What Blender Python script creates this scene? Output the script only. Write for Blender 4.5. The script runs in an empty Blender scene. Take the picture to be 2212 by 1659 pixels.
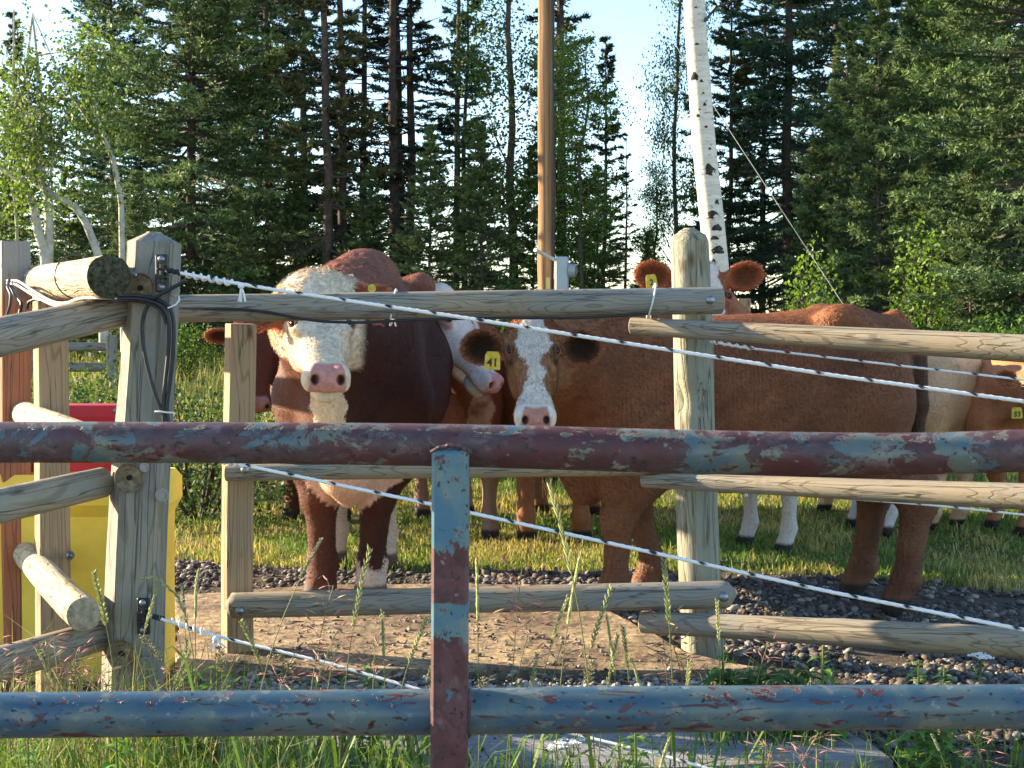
import bpy, math, random
import numpy as np
from mathutils import Vector, Matrix, Euler
# ------------------------------------------------------------------ camera, sky, sun, exposure
SC = bpy.context.scene
COL = SC.collection
F = 3070.0; CW, CH = 2212.0, 1659.0
PITCH = math.atan(169.5 / F); CAMZ = 1.35
cam_d = bpy.data.cameras.new("camera"); cam = bpy.data.objects.new("camera", cam_d); COL.objects.link(cam)
cam_d.sensor_fit = 'HORIZONTAL'; cam_d.sensor_width = 36.0; cam_d.lens = 36.0 * F / CW
cam_d.clip_start = 0.05; cam_d.clip_end = 3000
cam.location = (0, 0, CAMZ); cam.rotation_euler = (math.pi / 2 - PITCH, 0, 0)
cam_d.dof.use_dof = True; cam_d.dof.focus_distance = 5.2; cam_d.dof.aperture_fstop = 24.0
SC.camera = cam
SUN_EL, SUN_BACK = math.radians(16.0), math.radians(17.0)
SUN = Vector((-math.cos(SUN_EL) * math.cos(SUN_BACK), math.cos(SUN_EL) * math.sin(SUN_BACK), math.sin(SUN_EL)))
W = bpy.data.worlds.new("World"); SC.world = W; W.use_nodes = True
wn = W.node_tree.nodes; wl = W.node_tree.links
sky = wn.new('ShaderNodeTexSky'); sky.sky_type = 'NISHITA'; sky.sun_disc = False
sky.sun_elevation = SUN_EL; sky.sun_rotation = math.atan2(SUN.x, SUN.y) ; sky.altitude = 900
sky.air_density = 1.0; sky.dust_density = 0.25; sky.ozone_density = 1.8
bg = wn['Background']; bg.inputs['Strength'].default_value = 0.10
wl.new(sky.outputs[0], bg.inputs[0])
sd = bpy.data.lights.new("sun", 'SUN'); sun = bpy.data.objects.new("sun", sd); COL.objects.link(sun)
sd.energy = 5.0; sd.angle = math.radians(0.53); sd.color = (1.0, 0.80, 0.56)
sun.rotation_euler = SUN.to_track_quat('Z', 'Y').to_euler()
SC.view_settings.view_transform = 'Standard'; SC.view_settings.look = 'None'
SC.view_settings.exposure = 2.08; SC.view_settings.gamma = 1.0
SC.cycles.max_bounces = 6; SC.cycles.transparent_max_bounces = 8

# ------------------------------------------------------------------ helpers
def ray(u, v):
    a = (u - CW / 2) / F; b = -(v - CH / 2) / F
    c, s = math.cos(PITCH), math.sin(PITCH)
    return Vector((a, c + b * s, b * c - s))
def P(u, v, y):
    """world point seen at photo position (u, v) standing y metres in front of the camera"""
    d = ray(u, v); t = y / d.y
    return Vector((d.x * t, y, CAMZ + d.z * t))
def G(u, v, z=0.0):
    d = ray(u, v); t = (z - CAMZ) / d.z
    return Vector((d.x * t, d.y * t, z))
def gz(x, y):
    """height of the ground"""
    y = np.asarray(y, dtype=float); x = np.asarray(x, dtype=float)
    t = np.clip((y - 8.0) / 20.0, 0, 1)
    h = 0.55 * t * t * (3 - 2 * t)
    h = h + 0.012 * np.sin(x * 2.1 + y * 0.7) * np.sin(y * 1.7 + 1.0) + 0.03 * np.sin(x * 0.5 + 2) * np.sin(y * 0.4)
    return h
def gzf(x, y): return float(gz(x, y))
def vnoise(p, scale, seed=0):
    p = np.asarray(p, dtype=np.float64) * scale + seed * 17.31
    i = np.floor(p).astype(np.int64); f = p - i; f = f * f * (3 - 2 * f)
    def h(a, b, c):
        n = (a * 73856093) ^ (b * 19349663) ^ (c * 83492791) ^ (seed * 2654435)
        n = (n ^ (n >> 13)) * 1274126177
        return ((n & 0xffff) / 65535.0)
    r = 0
    for dx in (0, 1):
        wx = f[:, 0] if dx else 1 - f[:, 0]
        for dy in (0, 1):
            wy = f[:, 1] if dy else 1 - f[:, 1]
            for dz in (0, 1):
                wz = f[:, 2] if dz else 1 - f[:, 2]
                r = r + wx * wy * wz * h(i[:, 0] + dx, i[:, 1] + dy, i[:, 2] + dz)
    return r
def fbm(p, scale, seed=0, octv=3):
    r = 0; a = 1; s = 0
    for k in range(octv):
        r = r + a * vnoise(p, scale * 2 ** k, seed + k); s += a; a *= 0.5
    return r / s
def sstep(a, b, x):
    t = np.clip((x - a) / (b - a), 0, 1); return t * t * (3 - 2 * t)

def mesh(name, verts, faces, mat=None, col=None, smooth=False, mats=None, mi=None):
    """faces: (n,3)/(n,4) int array, or a list of such arrays"""
    me = bpy.data.meshes.new(name)
    verts = np.asarray(verts, dtype=np.float32).reshape(-1, 3)
    fl = faces if isinstance(faces, list) and len(faces) and isinstance(faces[0], np.ndarray) else [np.asarray(faces)]
    fl = [f for f in fl if len(f)]
    nf = sum(len(f) for f in fl); nl = sum(f.size for f in fl)
    me.vertices.add(len(verts)); me.vertices.foreach_set('co', verts.ravel())
    me.loops.add(nl); me.loops.foreach_set('vertex_index', np.concatenate([f.ravel() for f in fl]).astype(np.int32))
    me.polygons.add(nf)
    tot = np.concatenate([np.full(len(f), f.shape[1]) for f in fl]).astype(np.int32)
    st = np.concatenate([[0], np.cumsum(tot)[:-1]]).astype(np.int32)
    me.polygons.foreach_set('loop_start', st)
    try: me.polygons.foreach_set('loop_total', tot)
    except Exception: pass
    me.polygons.foreach_set('use_smooth', np.full(nf, bool(smooth)))
    for m in (mats or ([mat] if mat else [])): me.materials.append(m)
    if mi is not None: me.polygons.foreach_set('material_index', np.asarray(mi, dtype=np.int32))
    me.update(calc_edges=True); me.validate()
    if col is not None:
        a = me.attributes.new('Col', 'FLOAT_COLOR', 'POINT')
        c = np.ones((len(verts), 4), dtype=np.float32); c[:, :3] = col
        a.data.foreach_set('color', c.ravel())
    return me
def basis(o): return Matrix.LocRotScale(o.location, o.rotation_euler, o.scale)
def wm(o):
    m = basis(o)
    while o.parent: o = o.parent; m = basis(o) @ m
    return m
def put(name, me, parent=None, M=None, label=None, cat=None, group=None, kind=None):
    """link a mesh; M is its world matrix"""
    o = bpy.data.objects.new(name, me); COL.objects.link(o)
    M = M or Matrix.Identity(4)
    if parent:
        o.parent = parent; M = wm(parent).inverted() @ M
    l, r, s = M.decompose(); o.location = l; o.rotation_euler = r.to_euler(); o.scale = s
    return tag(o, label, cat, group, kind)
def tag(o, label=None, cat=None, group=None, kind=None):
    if label: o['label'] = label
    if cat: o['category'] = cat
    if group: o['group'] = group
    if kind: o['kind'] = kind
    return o
def thing(name, loc, label, cat, group=None, rz=0.0):
    o = bpy.data.objects.new(name, None); COL.objects.link(o); o.empty_display_size = 0.1
    o.location = loc; o.rotation_euler = (0, 0, rz)
    return tag(o, label, cat, group)

class MB:
    """collects pieces into one mesh (world coordinates unless origin given)"""
    def __init__(s): s.v = []; s.t = []; s.q = []; s.c = []; s.n = 0; s.tm = []; s.qm = []
    def add(s, v, f, col=None, m=0):
        v = np.asarray(v, dtype=float).reshape(-1, 3); f = np.asarray(f)
        if f.size:
            if f.shape[1] == 3: s.t.append(f + s.n); s.tm += [m] * len(f)
            else: s.q.append(f + s.n); s.qm += [m] * len(f)
        s.v.append(v); s.c.append(np.broadcast_to(np.asarray((1, 1, 1) if col is None else col, dtype=float), v.shape).copy()); s.n += len(v)
    def tube(s, pts, rad, n=8, caps=True, col=None, m=0, cm=None, tw=0.0):
        pts = np.array([tuple(p) for p in pts], dtype=float); k = len(pts)
        rad = np.broadcast_to(np.asarray(rad, dtype=float), (k,)) if np.ndim(rad) < 2 else np.asarray(rad)
        T = np.gradient(pts, axis=0) if k > 1 else np.array([[0, 0, 1.]])
        T /= np.linalg.norm(T, axis=1)[:, None] + 1e-12
        up = np.array([0, 0, 1.]) if abs(T[0][2]) < 0.9 else np.array([0, 1., 0])
        N = np.zeros_like(T); a = up - T[0] * up.dot(T[0]); N[0] = a / np.linalg.norm(a)
        for i in range(1, k):
            a = N[i - 1] - T[i] * N[i - 1].dot(T[i]); N[i] = a / (np.linalg.norm(a) + 1e-12)
        B = np.cross(T, N)
        an = np.linspace(0, 2 * np.pi, n, endpoint=False)
        ang = an[None, :] + (np.arange(k) * tw)[:, None]
        R = rad[:, None] if rad.ndim == 1 else rad
        v = pts[:, None, :] + (np.cos(ang) * R)[:, :, None] * N[:, None, :] + (np.sin(ang) * R)[:, :, None] * B[:, None, :]
        i = np.arange(k - 1)[:, None] * n; j = np.arange(n)[None, :]; j2 = (j + 1) % n
        q = np.stack([i + j, i + j2, i + n + j2, i + n + j], -1).reshape(-1, 4)
        c = None if col is None else (np.repeat(np.asarray(col, float), n, axis=0) if np.ndim(col) == 2 else col)
        s.add(v.reshape(-1, 3), q, c, m)
        if caps:
            for e, rv in ((0, True), (k - 1, False)):
                ring = v[e]; c0 = ring.mean(0)
                vv = np.vstack([ring, c0]); a = np.arange(n); b = (a + 1) % n
                f = np.stack([b, a, np.full(n, n)], -1) if rv else np.stack([a, b, np.full(n, n)], -1)
                cc = None if col is None else (np.asarray(col, float)[e] if np.ndim(col) == 2 else col)
                s.add(vv, f, cc, m if cm is None else cm)
    def box(s, c, d, rz=0.0, col=None, m=0, bev=0.0, R=None):
        x, y, z = [a / 2 for a in d]
        if bev > 0:
            b = min(bev, x * .9, y * .9, z * .9)
            vs = []
            for sx in (-1, 1):
                for sy in (-1, 1):
                    for sz in (-1, 1):
                        vs += [(sx * x, sy * (y - b), sz * (z - b)), (sx * (x - b), sy * y, sz * (z - b)), (sx * (x - b), sy * (y - b), sz * z)]
            import bmesh
            bm = bmesh.new()
            for v in vs: bm.verts.new(v)
            bmesh.ops.convex_hull(bm, input=bm.verts); bm.verts.index_update()
            V = np.array([tuple(v.co) for v in bm.verts]); Fc = np.array([[v.index for v in f.verts] for f in bm.faces if len(f.verts) == 3])
            Q = [[v.index for v in f.verts] for f in bm.faces if len(f.verts) == 4]
            bm.free()
        else:
            V = np.array([(a, b2, c2) for a in (-x, x) for b2 in (-y, y) for c2 in (-z, z)])
            Fc = np.zeros((0, 3), int); Q = [[0, 1, 3, 2], [4, 6, 7, 5], [0, 4, 5, 1], [2, 3, 7, 6], [0, 2, 6, 4], [1, 5, 7, 3]]
        M = np.array((R if R is not None else Matrix.Rotation(rz, 3, 'Z')))
        V = V @ M.T + np.array(tuple(c))
        n0 = s.n
        s.add(V, Fc, col, m)
        if Q:
            s.q.append(np.array(Q) + n0); s.qm += [m] * len(Q)
    def sphere(s, c, r, n=10, k=7, col=None, m=0, M=None):
        r = np.broadcast_to(np.asarray(r, float), (3,))
        th = np.linspace(0, np.pi, k + 1); ph = np.linspace(0, 2 * np.pi, n, endpoint=False)
        v = np.stack([np.outer(np.sin(th), np.cos(ph)), np.outer(np.sin(th), np.sin(ph)), np.outer(np.cos(th), np.ones(n))], -1).reshape(-1, 3) * r
        if M is not None: v = v @ np.array(M).T
        v = v + np.array(tuple(c))
        i = np.arange(k)[:, None] * n; j = np.arange(n)[None, :]; j2 = (j + 1) % n
        q = np.stack([i + j, i + n + j, i + n + j2, i + j2], -1).reshape(-1, 4)
        s.add(v, q, col, m)
    def build(s, name, mats, smooth=False, useCol=True, origin=None):
        v = np.vstack(s.v); c = np.vstack(s.c)
        if origin is not None: v = v - np.array(tuple(origin))
        fs = []; mi = []
        if s.t: fs.append(np.vstack(s.t)); mi += s.tm
        if s.q: fs.append(np.vstack(s.q)); mi += s.qm
        if not isinstance(mats, (list, tuple)): mats = [mats]
        return mesh(name, v, fs, mats=list(mats), col=c if useCol else None, smooth=smooth, mi=mi if len(mats) > 1 else None)
    def put(s, name, mats, parent=None, origin=None, smooth=False, **kw):
        if origin is None:
            origin = wm(parent).translation if parent else Vector(tuple(np.vstack(s.v).mean(0)))
        me = s.build(name, mats, smooth, True, origin)
        return put(name, me, parent, Matrix.Translation(Vector(tuple(origin))), **kw)

# ------------------------------------------------------------------ materials
def newmat(name, rough=0.8, spec=0.3):
    m = bpy.data.materials.new(name); m.use_nodes = True; nt = m.node_tree
    b = nt.nodes['Principled BSDF']; b.inputs['Roughness'].default_value = rough
    b.inputs['Specular IOR Level'].default_value = spec
    return m, nt, b
class N:
    def __init__(s, nt): s.nt = nt
    def n(s, t, **kw):
        x = s.nt.nodes.new(t)
        for k, v in kw.items():
            if k.startswith('i_'):
                key = k[2:]; key = int(key) if key.isdigit() else key.replace('_', ' ')
                x.inputs[key].default_value = v
            else: setattr(x, k, v)
        return x
    def l(s, a, b): s.nt.links.new(a, b)
    def coord(s, kind='Object', scale=(1, 1, 1), loc=(0, 0, 0)):
        t = s.n('ShaderNodeTexCoord'); m = s.n('ShaderNodeMapping'); m.inputs['Scale'].default_value = scale; m.inputs['Location'].default_value = loc
        s.l(t.outputs[kind], m.inputs[0]); return m.outputs[0]
    def noise(s, vec, scale, detail=4, rough=0.55, dist=0.0):
        x = s.n('ShaderNodeTexNoise'); x.inputs['Scale'].default_value = scale; x.inputs['Detail'].default_value = detail
        x.inputs['Roughness'].default_value = rough; x.inputs['Distortion'].default_value = dist
        s.l(vec, x.inputs['Vector']); return x.outputs['Fac']
    def ramp(s, fac, stops, interp='LINEAR'):
        r = s.n('ShaderNodeValToRGB'); e = r.color_ramp.elements; r.color_ramp.interpolation = interp
        while len(e) < len(stops): e.new(0.5)
        for i, (p, c) in enumerate(stops):
            e[i].position = p; e[i].color = tuple(c) + (1,) if len(c) == 3 else c
        s.l(fac, r.inputs[0]); return r.outputs[0]
    def mix(s, fac, a, b, mode='MIX'):
        x = s.n('ShaderNodeMix', data_type='RGBA', blend_type=mode)
        for sock, val in ((x.inputs[0], fac), (x.inputs[6], a), (x.inputs[7], b)):
            if isinstance(val, bpy.types.NodeSocket): s.l(val, sock)
            elif isinstance(val, (int, float)): sock.default_value = val if sock.type == 'VALUE' else (val, val, val, 1)
            else: sock.default_value = tuple(val) + (1,) if len(val) == 3 else val
        return x.outputs[2]
    def math(s, op, a, b=0.0, c=0.0):
        x = s.n('ShaderNodeMath', operation=op)
        for i, val in enumerate((a, b, c)):
            if isinstance(val, bpy.types.NodeSocket): s.l(val, x.inputs[i])
            else: x.inputs[i].default_value = val
        return x.outputs[0]
    def bump(s, h, bsdf, strength=0.4, dist=0.01):
        x = s.n('ShaderNodeBump'); x.inputs['Strength'].default_value = strength; x.inputs['Distance'].default_value = dist
        s.l(h, x.inputs['Height']); s.l(x.outputs[0], bsdf.inputs['Normal'])
    def attr(s, name='Col'):
        a = s.n('ShaderNodeAttribute'); a.attribute_name = name; return a.outputs['Color']

def wood_mat(name, light=(0.40, 0.33, 0.22), grey=(0.30, 0.28, 0.24), dark=(0.13, 0.09, 0.055), rings=34, greyamt=0.5, seed=0.0, bark=0.0, bumpd=0.004, lenscale=1.0, dirt=None):
    """weathered round wood, its grain running along local X"""
    m, nt, b = newmat(name, 0.85, 0.25); k = N(nt)
    v = k.coord('Object', (0.9 * lenscale, 7, 7), (seed, seed * 1.7, 0))
    n1 = k.noise(v, 1.3, 2.0, 0.45, 0.25)
    w = k.math('SINE', k.math('MULTIPLY', n1, rings * 6.28))
    line = k.ramp(w, [(0.0, (1, 1, 1)), (0.70, (1, 1, 1)), (1.0, (0, 0, 0))])
    line.node.color_ramp.interpolation = 'EASE'
    v2 = k.coord('Object', (2.5, 60, 60), (seed, 0, 0)); fine = k.noise(v2, 1.0, 5, 0.65)
    v3 = k.coord('Object', (1.2, 5, 5), (seed + 5, 0, 0)); patch = k.noise(v3, 1.2, 4, 0.6, 0.4)
    base = k.mix(k.ramp(patch, [(0.5 - greyamt * 0.3, (0, 0, 0)), (0.72 - greyamt * 0.3, (1, 1, 1))]), light, grey)
    c = k.mix(k.ramp(fine, [(0.3, (0.25,) * 3), (0.7, (0,) * 3)]), base, dark)
    c = k.mix(k.math('MULTIPLY', k.math('SUBTRACT', 1.0, line), 0.50), c, dark)
    # drying cracks and stains
    v4 = k.coord('Object', (0.7, 22, 22), (seed + 9, 3, 0)); cr = k.noise(v4, 1.4, 3, 0.5, 0.2)
    crack = k.ramp(k.math('ABSOLUTE', k.math('SUBTRACT', cr, 0.5)), [(0.0, (1,) * 3), (0.012, (0,) * 3)])
    c = k.mix(k.math('MULTIPLY', crack, 0.65), c, (0.035, 0.026, 0.018))
    v5 = k.coord('Object', (5, 9, 9), (seed + 2, 1, 0)); st = k.noise(v5, 1.0, 5, 0.7, 1.0)
    c = k.mix(k.ramp(st, [(0.56, (0,) * 3), (0.72, (0.55,) * 3)]), c, dirt or (0.16, 0.13, 0.09))
    vor = k.n('ShaderNodeTexVoronoi'); vor.inputs['Scale'].default_value = 1.0
    k.l(k.coord('Object', (4.5, 11, 11), (seed + 3, 0.3, 0.2)), vor.inputs['Vector'])
    c = k.mix(k.ramp(vor.outputs['Distance'], [(0.07, (0.9,) * 3), (0.20, (0,) * 3)]), c, (0.10, 0.055, 0.03))
    k.l(c, b.inputs['Base Color'])
    h = k.math('ADD', k.math('MULTIPLY', fine, 0.6), k.math('MULTIPLY', line, 0.25))
    h = k.math('SUBTRACT', h, k.math('MULTIPLY', crack, 1.0))
    h = k.math('ADD', h, k.math('MULTIPLY', st, 0.5 + bark * 2))
    k.bump(h, b, 0.8, bumpd)
    return m
def flat_mat(name, col, rough=0.6, spec=0.4, metal=0.0, vary=0.0, scale=20, bump=0.0):
    m, nt, b = newmat(name, rough, spec); b.inputs['Metallic'].default_value = metal
    b.inputs['Base Color'].default_value = tuple(col) + (1,)
    if vary or bump:
        k = N(nt); n = k.noise(k.coord(), scale, 5, 0.6)
        d = [max(0, x * (1 - vary)) for x in col]; e = [min(1, x * (1 + vary)) for x in col]
        k.l(k.ramp(n, [(0.3, d), (0.7, e)]), b.inputs['Base Color'])
        if bump: k.bump(n, b, bump, 0.004)
    return m
def attr_mat(name, rough=0.8, spec=0.2, trans=0.0, nscale=0, namt=0.3, bump=0.0, tint=(1, 1, 1), sheen=0.0, bs=(1, 1, 1)):
    m, nt, b = newmat(name, rough, spec); k = N(nt); c = k.attr()
    if nscale:
        n = k.noise(k.coord('Object', bs), nscale, 5, 0.6)
        c = k.mix(1.0, c, k.ramp(n, [(0.25, (1 - namt,) * 3), (0.75, (1 + namt * .8,) * 3)]), 'MULTIPLY')
        if bump: k.bump(n, b, bump, 0.006)
    k.l(c, b.inputs['Base Color'])
    if sheen: b.inputs['Sheen Weight'].default_value = sheen; b.inputs['Sheen Roughness'].default_value = 0.4
    if trans:
        t = k.n('ShaderNodeBsdfTranslucent'); k.l(k.mix(1.0, c, tint, 'MULTIPLY'), t.inputs[0])
        mx = k.n('ShaderNodeMixShader'); mx.inputs[0].default_value = trans
        k.l(b.outputs[0], mx.inputs[1]); k.l(t.outputs[0], mx.inputs[2])
        k.l(mx.outputs[0], nt.nodes['Material Output'].inputs[0])
    return m
def gate_mat(name, rust=0.5, seed=0.0, blue=(0.040, 0.125, 0.20), teal=(0.15, 0.22, 0.18), primer=(0.13, 0.055, 0.06), stretch=1.0, strokes=0.0, zones=None):
    """old gate paint worn through to maroon primer and rust; rust = share of paint lost"""
    m, nt, b = newmat(name, 0.42, 0.5); k = N(nt)
    v = k.coord('Object', (0.75 * stretch, 1, 1), (seed, seed, seed))
    big = k.noise(v, 4.0, 2, 0.5, 0.4); med = k.noise(v, 21.0, 10, 0.72, 0.5)
    str_ = k.noise(k.coord('Object', (6 * stretch, 19, 19), (seed, 2, 1)), 1.5, 4, 0.5, 3.2)
    tone = k.noise(v, 9.0, 5, 0.6, 0.8); tone2 = k.noise(v, 26.0, 5, 0.65, 0.3)
    paint = k.mix(k.ramp(tone, [(0.44, (0,) * 3), (0.56, (1,) * 3)]), blue, teal)
    paint = k.mix(k.ramp(tone2, [(0.58, (0,) * 3), (0.62, (0.55,) * 3)]), paint, (0.20, 0.21, 0.17))
    f = k.math('ADD', k.math('MULTIPLY', big, 0.32), k.math('MULTIPLY', med, 0.88))
    if zones:   # where along the tube the paint has gone
        sx = k.n('ShaderNodeSeparateXYZ'); k.l(k.coord('Object'), sx.inputs[0])
        zf = k.ramp(k.math('ADD', k.math('MULTIPLY', sx.outputs[0], zones[0]), k.math('ADD', k.math('MULTIPLY', k.math('SUBTRACT', big, 0.5), 0.16), k.math('MULTIPLY', k.math('SUBTRACT', med, 0.5), 0.22))), [(p, (a,) * 3) for p, a in zones[1]])
        f = k.math('ADD', f, k.math('MULTIPLY', k.math('SUBTRACT', zf, 0.5), 0.5))
    t = 0.74 - rust * 0.28
    mask = k.ramp(f, [(t, (0,) * 3), (t + 0.004, (1,) * 3)])
    mm = mask
    if strokes: mm = k.math('MAXIMUM', mask, k.ramp(str_, [(0.66 - strokes * .1, (0,) * 3), (0.668 - strokes * .1, (1,) * 3)]))
    fine = k.noise(v, 60, 5, 0.7)
    pr = k.mix(k.ramp(tone, [(0.42, (0,) * 3), (0.58, (1,) * 3)]), primer, (0.085, 0.022, 0.022))
    pr = k.mix(k.ramp(fine, [(0.45, (0,) * 3), (0.62, (0.8,) * 3)]), pr, (0.045, 0.024, 0.026))
    pr = k.mix(k.ramp(tone2, [(0.56, (0,) * 3), (0.66, (0.7,) * 3)]), pr, (0.17, 0.11, 0.12))
    c = k.mix(mm, paint, pr)
    halo = k.ramp(f, [(t - 0.035, (0,) * 3), (t, (0.5,) * 3), (t + 0.01, (0,) * 3)]); c = k.mix(halo, c, (0.17, 0.10, 0.045))
    sp = k.noise(v, 95, 2, 0.5); c = k.mix(k.ramp(sp, [(0.66, (0,) * 3), (0.70, (0.9,) * 3)]), c, (0.02, 0.013, 0.014))
    sp2 = k.noise(k.coord('Object', (1, 1, 1), (seed + 4, 0, 0)), 45, 4, 0.65); c = k.mix(k.ramp(sp2, [(0.66, (0,) * 3), (0.70, (0.6,) * 3)]), c, (0.30, 0.30, 0.25))
    k.l(c, b.inputs['Base Color'])
    k.l(k.ramp(mm, [(0, (0.34,) * 3), (1, (0.58,) * 3)]), b.inputs['Roughness'])
    h = k.math('SUBTRACT', k.math('MULTIPLY', med, 0.4), k.math('MULTIPLY', mm, 0.8)); k.bump(h, b, 0.7, 0.0015)
    return m
# ------------------------------------------------------------------ cattle: one smooth-blended surface each
def surfnet(Fd, X, Y, Z):
    s = Fd < 0
    c = [Fd[a:Fd.shape[0] - 1 + a, b:Fd.shape[1] - 1 + b, d:Fd.shape[2] - 1 + d] for a in (0, 1) for b in (0, 1) for d in (0, 1)]
    cnt = sum((x < 0).astype(np.int8) for x in c)
    act = (cnt > 0) & (cnt < 8); I, J, K = np.nonzero(act); n = len(I)
    idx = np.full(act.shape, -1, dtype=np.int32); idx[I, J, K] = np.arange(n)
    vals = np.stack([x[I, J, K] for x in c], 1); offs = np.array([(a, b, d) for a in (0, 1) for b in (0, 1) for d in (0, 1)], float)
    acc = np.zeros((n, 3)); w = np.zeros(n)
    for i in range(8):
        for ax, st in ((0, 4), (1, 2), (2, 1)):
            j = i + st
            if offs[i][ax] == 0:
                a, b = vals[:, i], vals[:, j]; m = (a < 0) != (b < 0)
                t = np.where(m, a / np.where(m, a - b, 1), 0)
                p = offs[i][None, :] + t[:, None] * (offs[j] - offs[i])[None, :]
                acc += p * m[:, None]; w += m
    p = acc / w[:, None]
    V = np.stack([X[I] + (X[I + 1] - X[I]) * p[:, 0], Y[J] + (Y[J + 1] - Y[J]) * p[:, 1], Z[K] + (Z[K + 1] - Z[K]) * p[:, 2]], 1)
    Q = []
    a, b = s[:-1, 1:-1, 1:-1], s[1:, 1:-1, 1:-1]; i, j, k = np.nonzero(a != b); j = j + 1; k = k + 1; fl = s[i, j, k]
    q = np.stack([idx[i, j - 1, k - 1], idx[i, j, k - 1], idx[i, j, k], idx[i, j - 1, k]], 1); q[~fl] = q[~fl][:, ::-1]; Q.append(q)
    a, b = s[1:-1, :-1, 1:-1], s[1:-1, 1:, 1:-1]; i, j, k = np.nonzero(a != b); i = i + 1; k = k + 1; fl = s[i, j, k]
    q = np.stack([idx[i - 1, j, k - 1], idx[i - 1, j, k], idx[i, j, k], idx[i, j, k - 1]], 1); q[~fl] = q[~fl][:, ::-1]; Q.append(q)
    a, b = s[1:-1, 1:-1, :-1], s[1:-1, 1:-1, 1:]; i, j, k = np.nonzero(a != b); i = i + 1; j = j + 1; fl = s[i, j, k]
    q = np.stack([idx[i - 1, j - 1, k], idx[i, j - 1, k], idx[i, j, k], idx[i - 1, j, k]], 1); q[~fl] = q[~fl][:, ::-1]; Q.append(q)
    return V, np.vstack(Q)

class Field:
    def __init__(s, lo, hi, fine, h=0.016, hf=0.007):
        ax = []
        for d in range(3):
            x = [lo[d]]
            while x[-1] < hi[d]:
                st = h
                for f in fine:
                    if f[0][d] - h < x[-1] < f[1][d]: st = hf
                x.append(x[-1] + st)
            ax.append(np.array(x))
        s.ax = ax; s.F = np.full([len(a) for a in ax], 1.0, dtype=np.float32)
    def _sl(s, lo, hi):
        sl = [slice(max(0, np.searchsorted(s.ax[d], lo[d]) - 1), min(len(s.ax[d]), np.searchsorted(s.ax[d], hi[d]) + 2)) for d in range(3)]
        g = np.meshgrid(*[s.ax[d][sl[d]] for d in range(3)], indexing='ij')
        return tuple(sl), np.stack(g, -1)
    def _apply(s, sl, d, k, sub=False):
        a = s.F[sl]
        if d.size == 0: return
        if sub: d = -d; h = np.clip(k - np.abs(a - d), 0, None) / k; s.F[sl] = np.maximum(a, d) + h * h * k * 0.25
        else: h = np.clip(k - np.abs(a - d), 0, None) / k; s.F[sl] = np.minimum(a, d) - h * h * k * 0.25
    def cone(s, a, b, ra, rb, k=0.05, sub=False, flat=None):
        a = np.array(tuple(a), float); b = np.array(tuple(b), float); r = max(ra, rb) + k
        sl, p = s._sl(np.minimum(a, b) - r, np.maximum(a, b) + r)
        pa = p - a; ba = b - a; h = np.clip((pa @ ba) / (ba @ ba + 1e-12), 0, 1)
        s._apply(sl, np.linalg.norm(pa - h[..., None] * ba, axis=-1) - (ra + (rb - ra) * h), k, sub)
    def ell(s, c, r, R=None, k=0.03, sub=False):
        c = np.array(tuple(c), float); r = np.array(r, float); R = np.eye(3) if R is None else np.array(R)
        e = np.sqrt(((R * r[None, :]) ** 2).sum(1)) + k
        sl, p = s._sl(c - e, c + e); q = (p - c) @ R
        k0 = np.linalg.norm(q / r, axis=-1); k1 = np.linalg.norm(q / (r * r), axis=-1)
        s._apply(sl, k0 * (k0 - 1.0) / (k1 + 1e-9), k, sub)
    def loft(s, st, M=None, pw=2.5, k=0.05):
        """st rows: x, halfwidth, ztop, zbottom in the frame M (3x4: R|t)"""
        st = np.array(st, float); R = np.eye(3) if M is None else M[:, :3]; t = np.zeros(3) if M is None else M[:, 3]
        x0, x1 = st[0, 0], st[-1, 0]; w = st[:, 1].max(); zt = st[:, 2].max(); zb = st[:, 3].min()
        cs = np.array([(x, y, z) for x in (x0, x1) for y in (-w, w) for z in (zb, zt)]) @ R.T + t
        sl, p = s._sl(cs.min(0) - k - .02, cs.max(0) + k + .02); q = (p - t) @ R
        x = q[..., 0]
        W = np.interp(x, st[:, 0], st[:, 1]); T = np.interp(x, st[:, 0], st[:, 2]); Bm = np.interp(x, st[:, 0], st[:, 3])
        H = (T - Bm) / 2; C = (T + Bm) / 2
        g = ((np.abs(q[..., 1]) / W) ** pw + (np.abs(q[..., 2] - C) / H) ** pw) ** (1 / pw)
        d = (g - 1) * np.minimum(W, H)
        d = np.maximum(d, np.maximum(x0 - x, x - x1))
        s._apply(sl, d, k)

def smoothst(rows, n=60):
    """resample body stations through a smooth curve"""
    r = np.array(rows, float); x = np.linspace(r[0, 0], r[-1, 0], n); out = [x]
    for c in range(1, r.shape[1]):
        y = np.interp(x, r[:, 0], r[:, c])
        for _ in range(3): y[1:-1] = (y[:-2] + 2 * y[1:-1] + y[2:]) / 4
        out.append(y)
    return np.stack(out, 1)

HEAD = [(-.075, .060, -.02, -.13), (-.03, .085, .015, -.155), (.02, .098, .028, -.175), (.08, .108, .028, -.19), (.14, .113, .020, -.198), (.19, .106, .008, -.19),
        (.25, .086, -.006, -.168), (.31, .071, -.018, -.148), (.37, .064, -.026, -.135), (.42, .066, -.032, -.130), (.46, .068, -.038, -.128), (.495, .060, -.047, -.118), (.518, .040, -.060, -.104)]
BODY = [(-.84, .045, 1.14, 1.02), (-.82, .11, 1.22, .90), (-.77, .175, 1.275, .80), (-.68, .235, 1.315, .70), (-.56, .275, 1.345, .65), (-.42, .272, 1.33, .63), (-.22, .305, 1.305, .575),
        (0, .325, 1.295, .55), (.2, .315, 1.30, .55), (.38, .275, 1.335, .565), (.52, .24, 1.325, .575), (.64, .195, 1.25, .60), (.73, .145, 1.15, .66), (.79, .08, 1.05, .74)]
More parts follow.
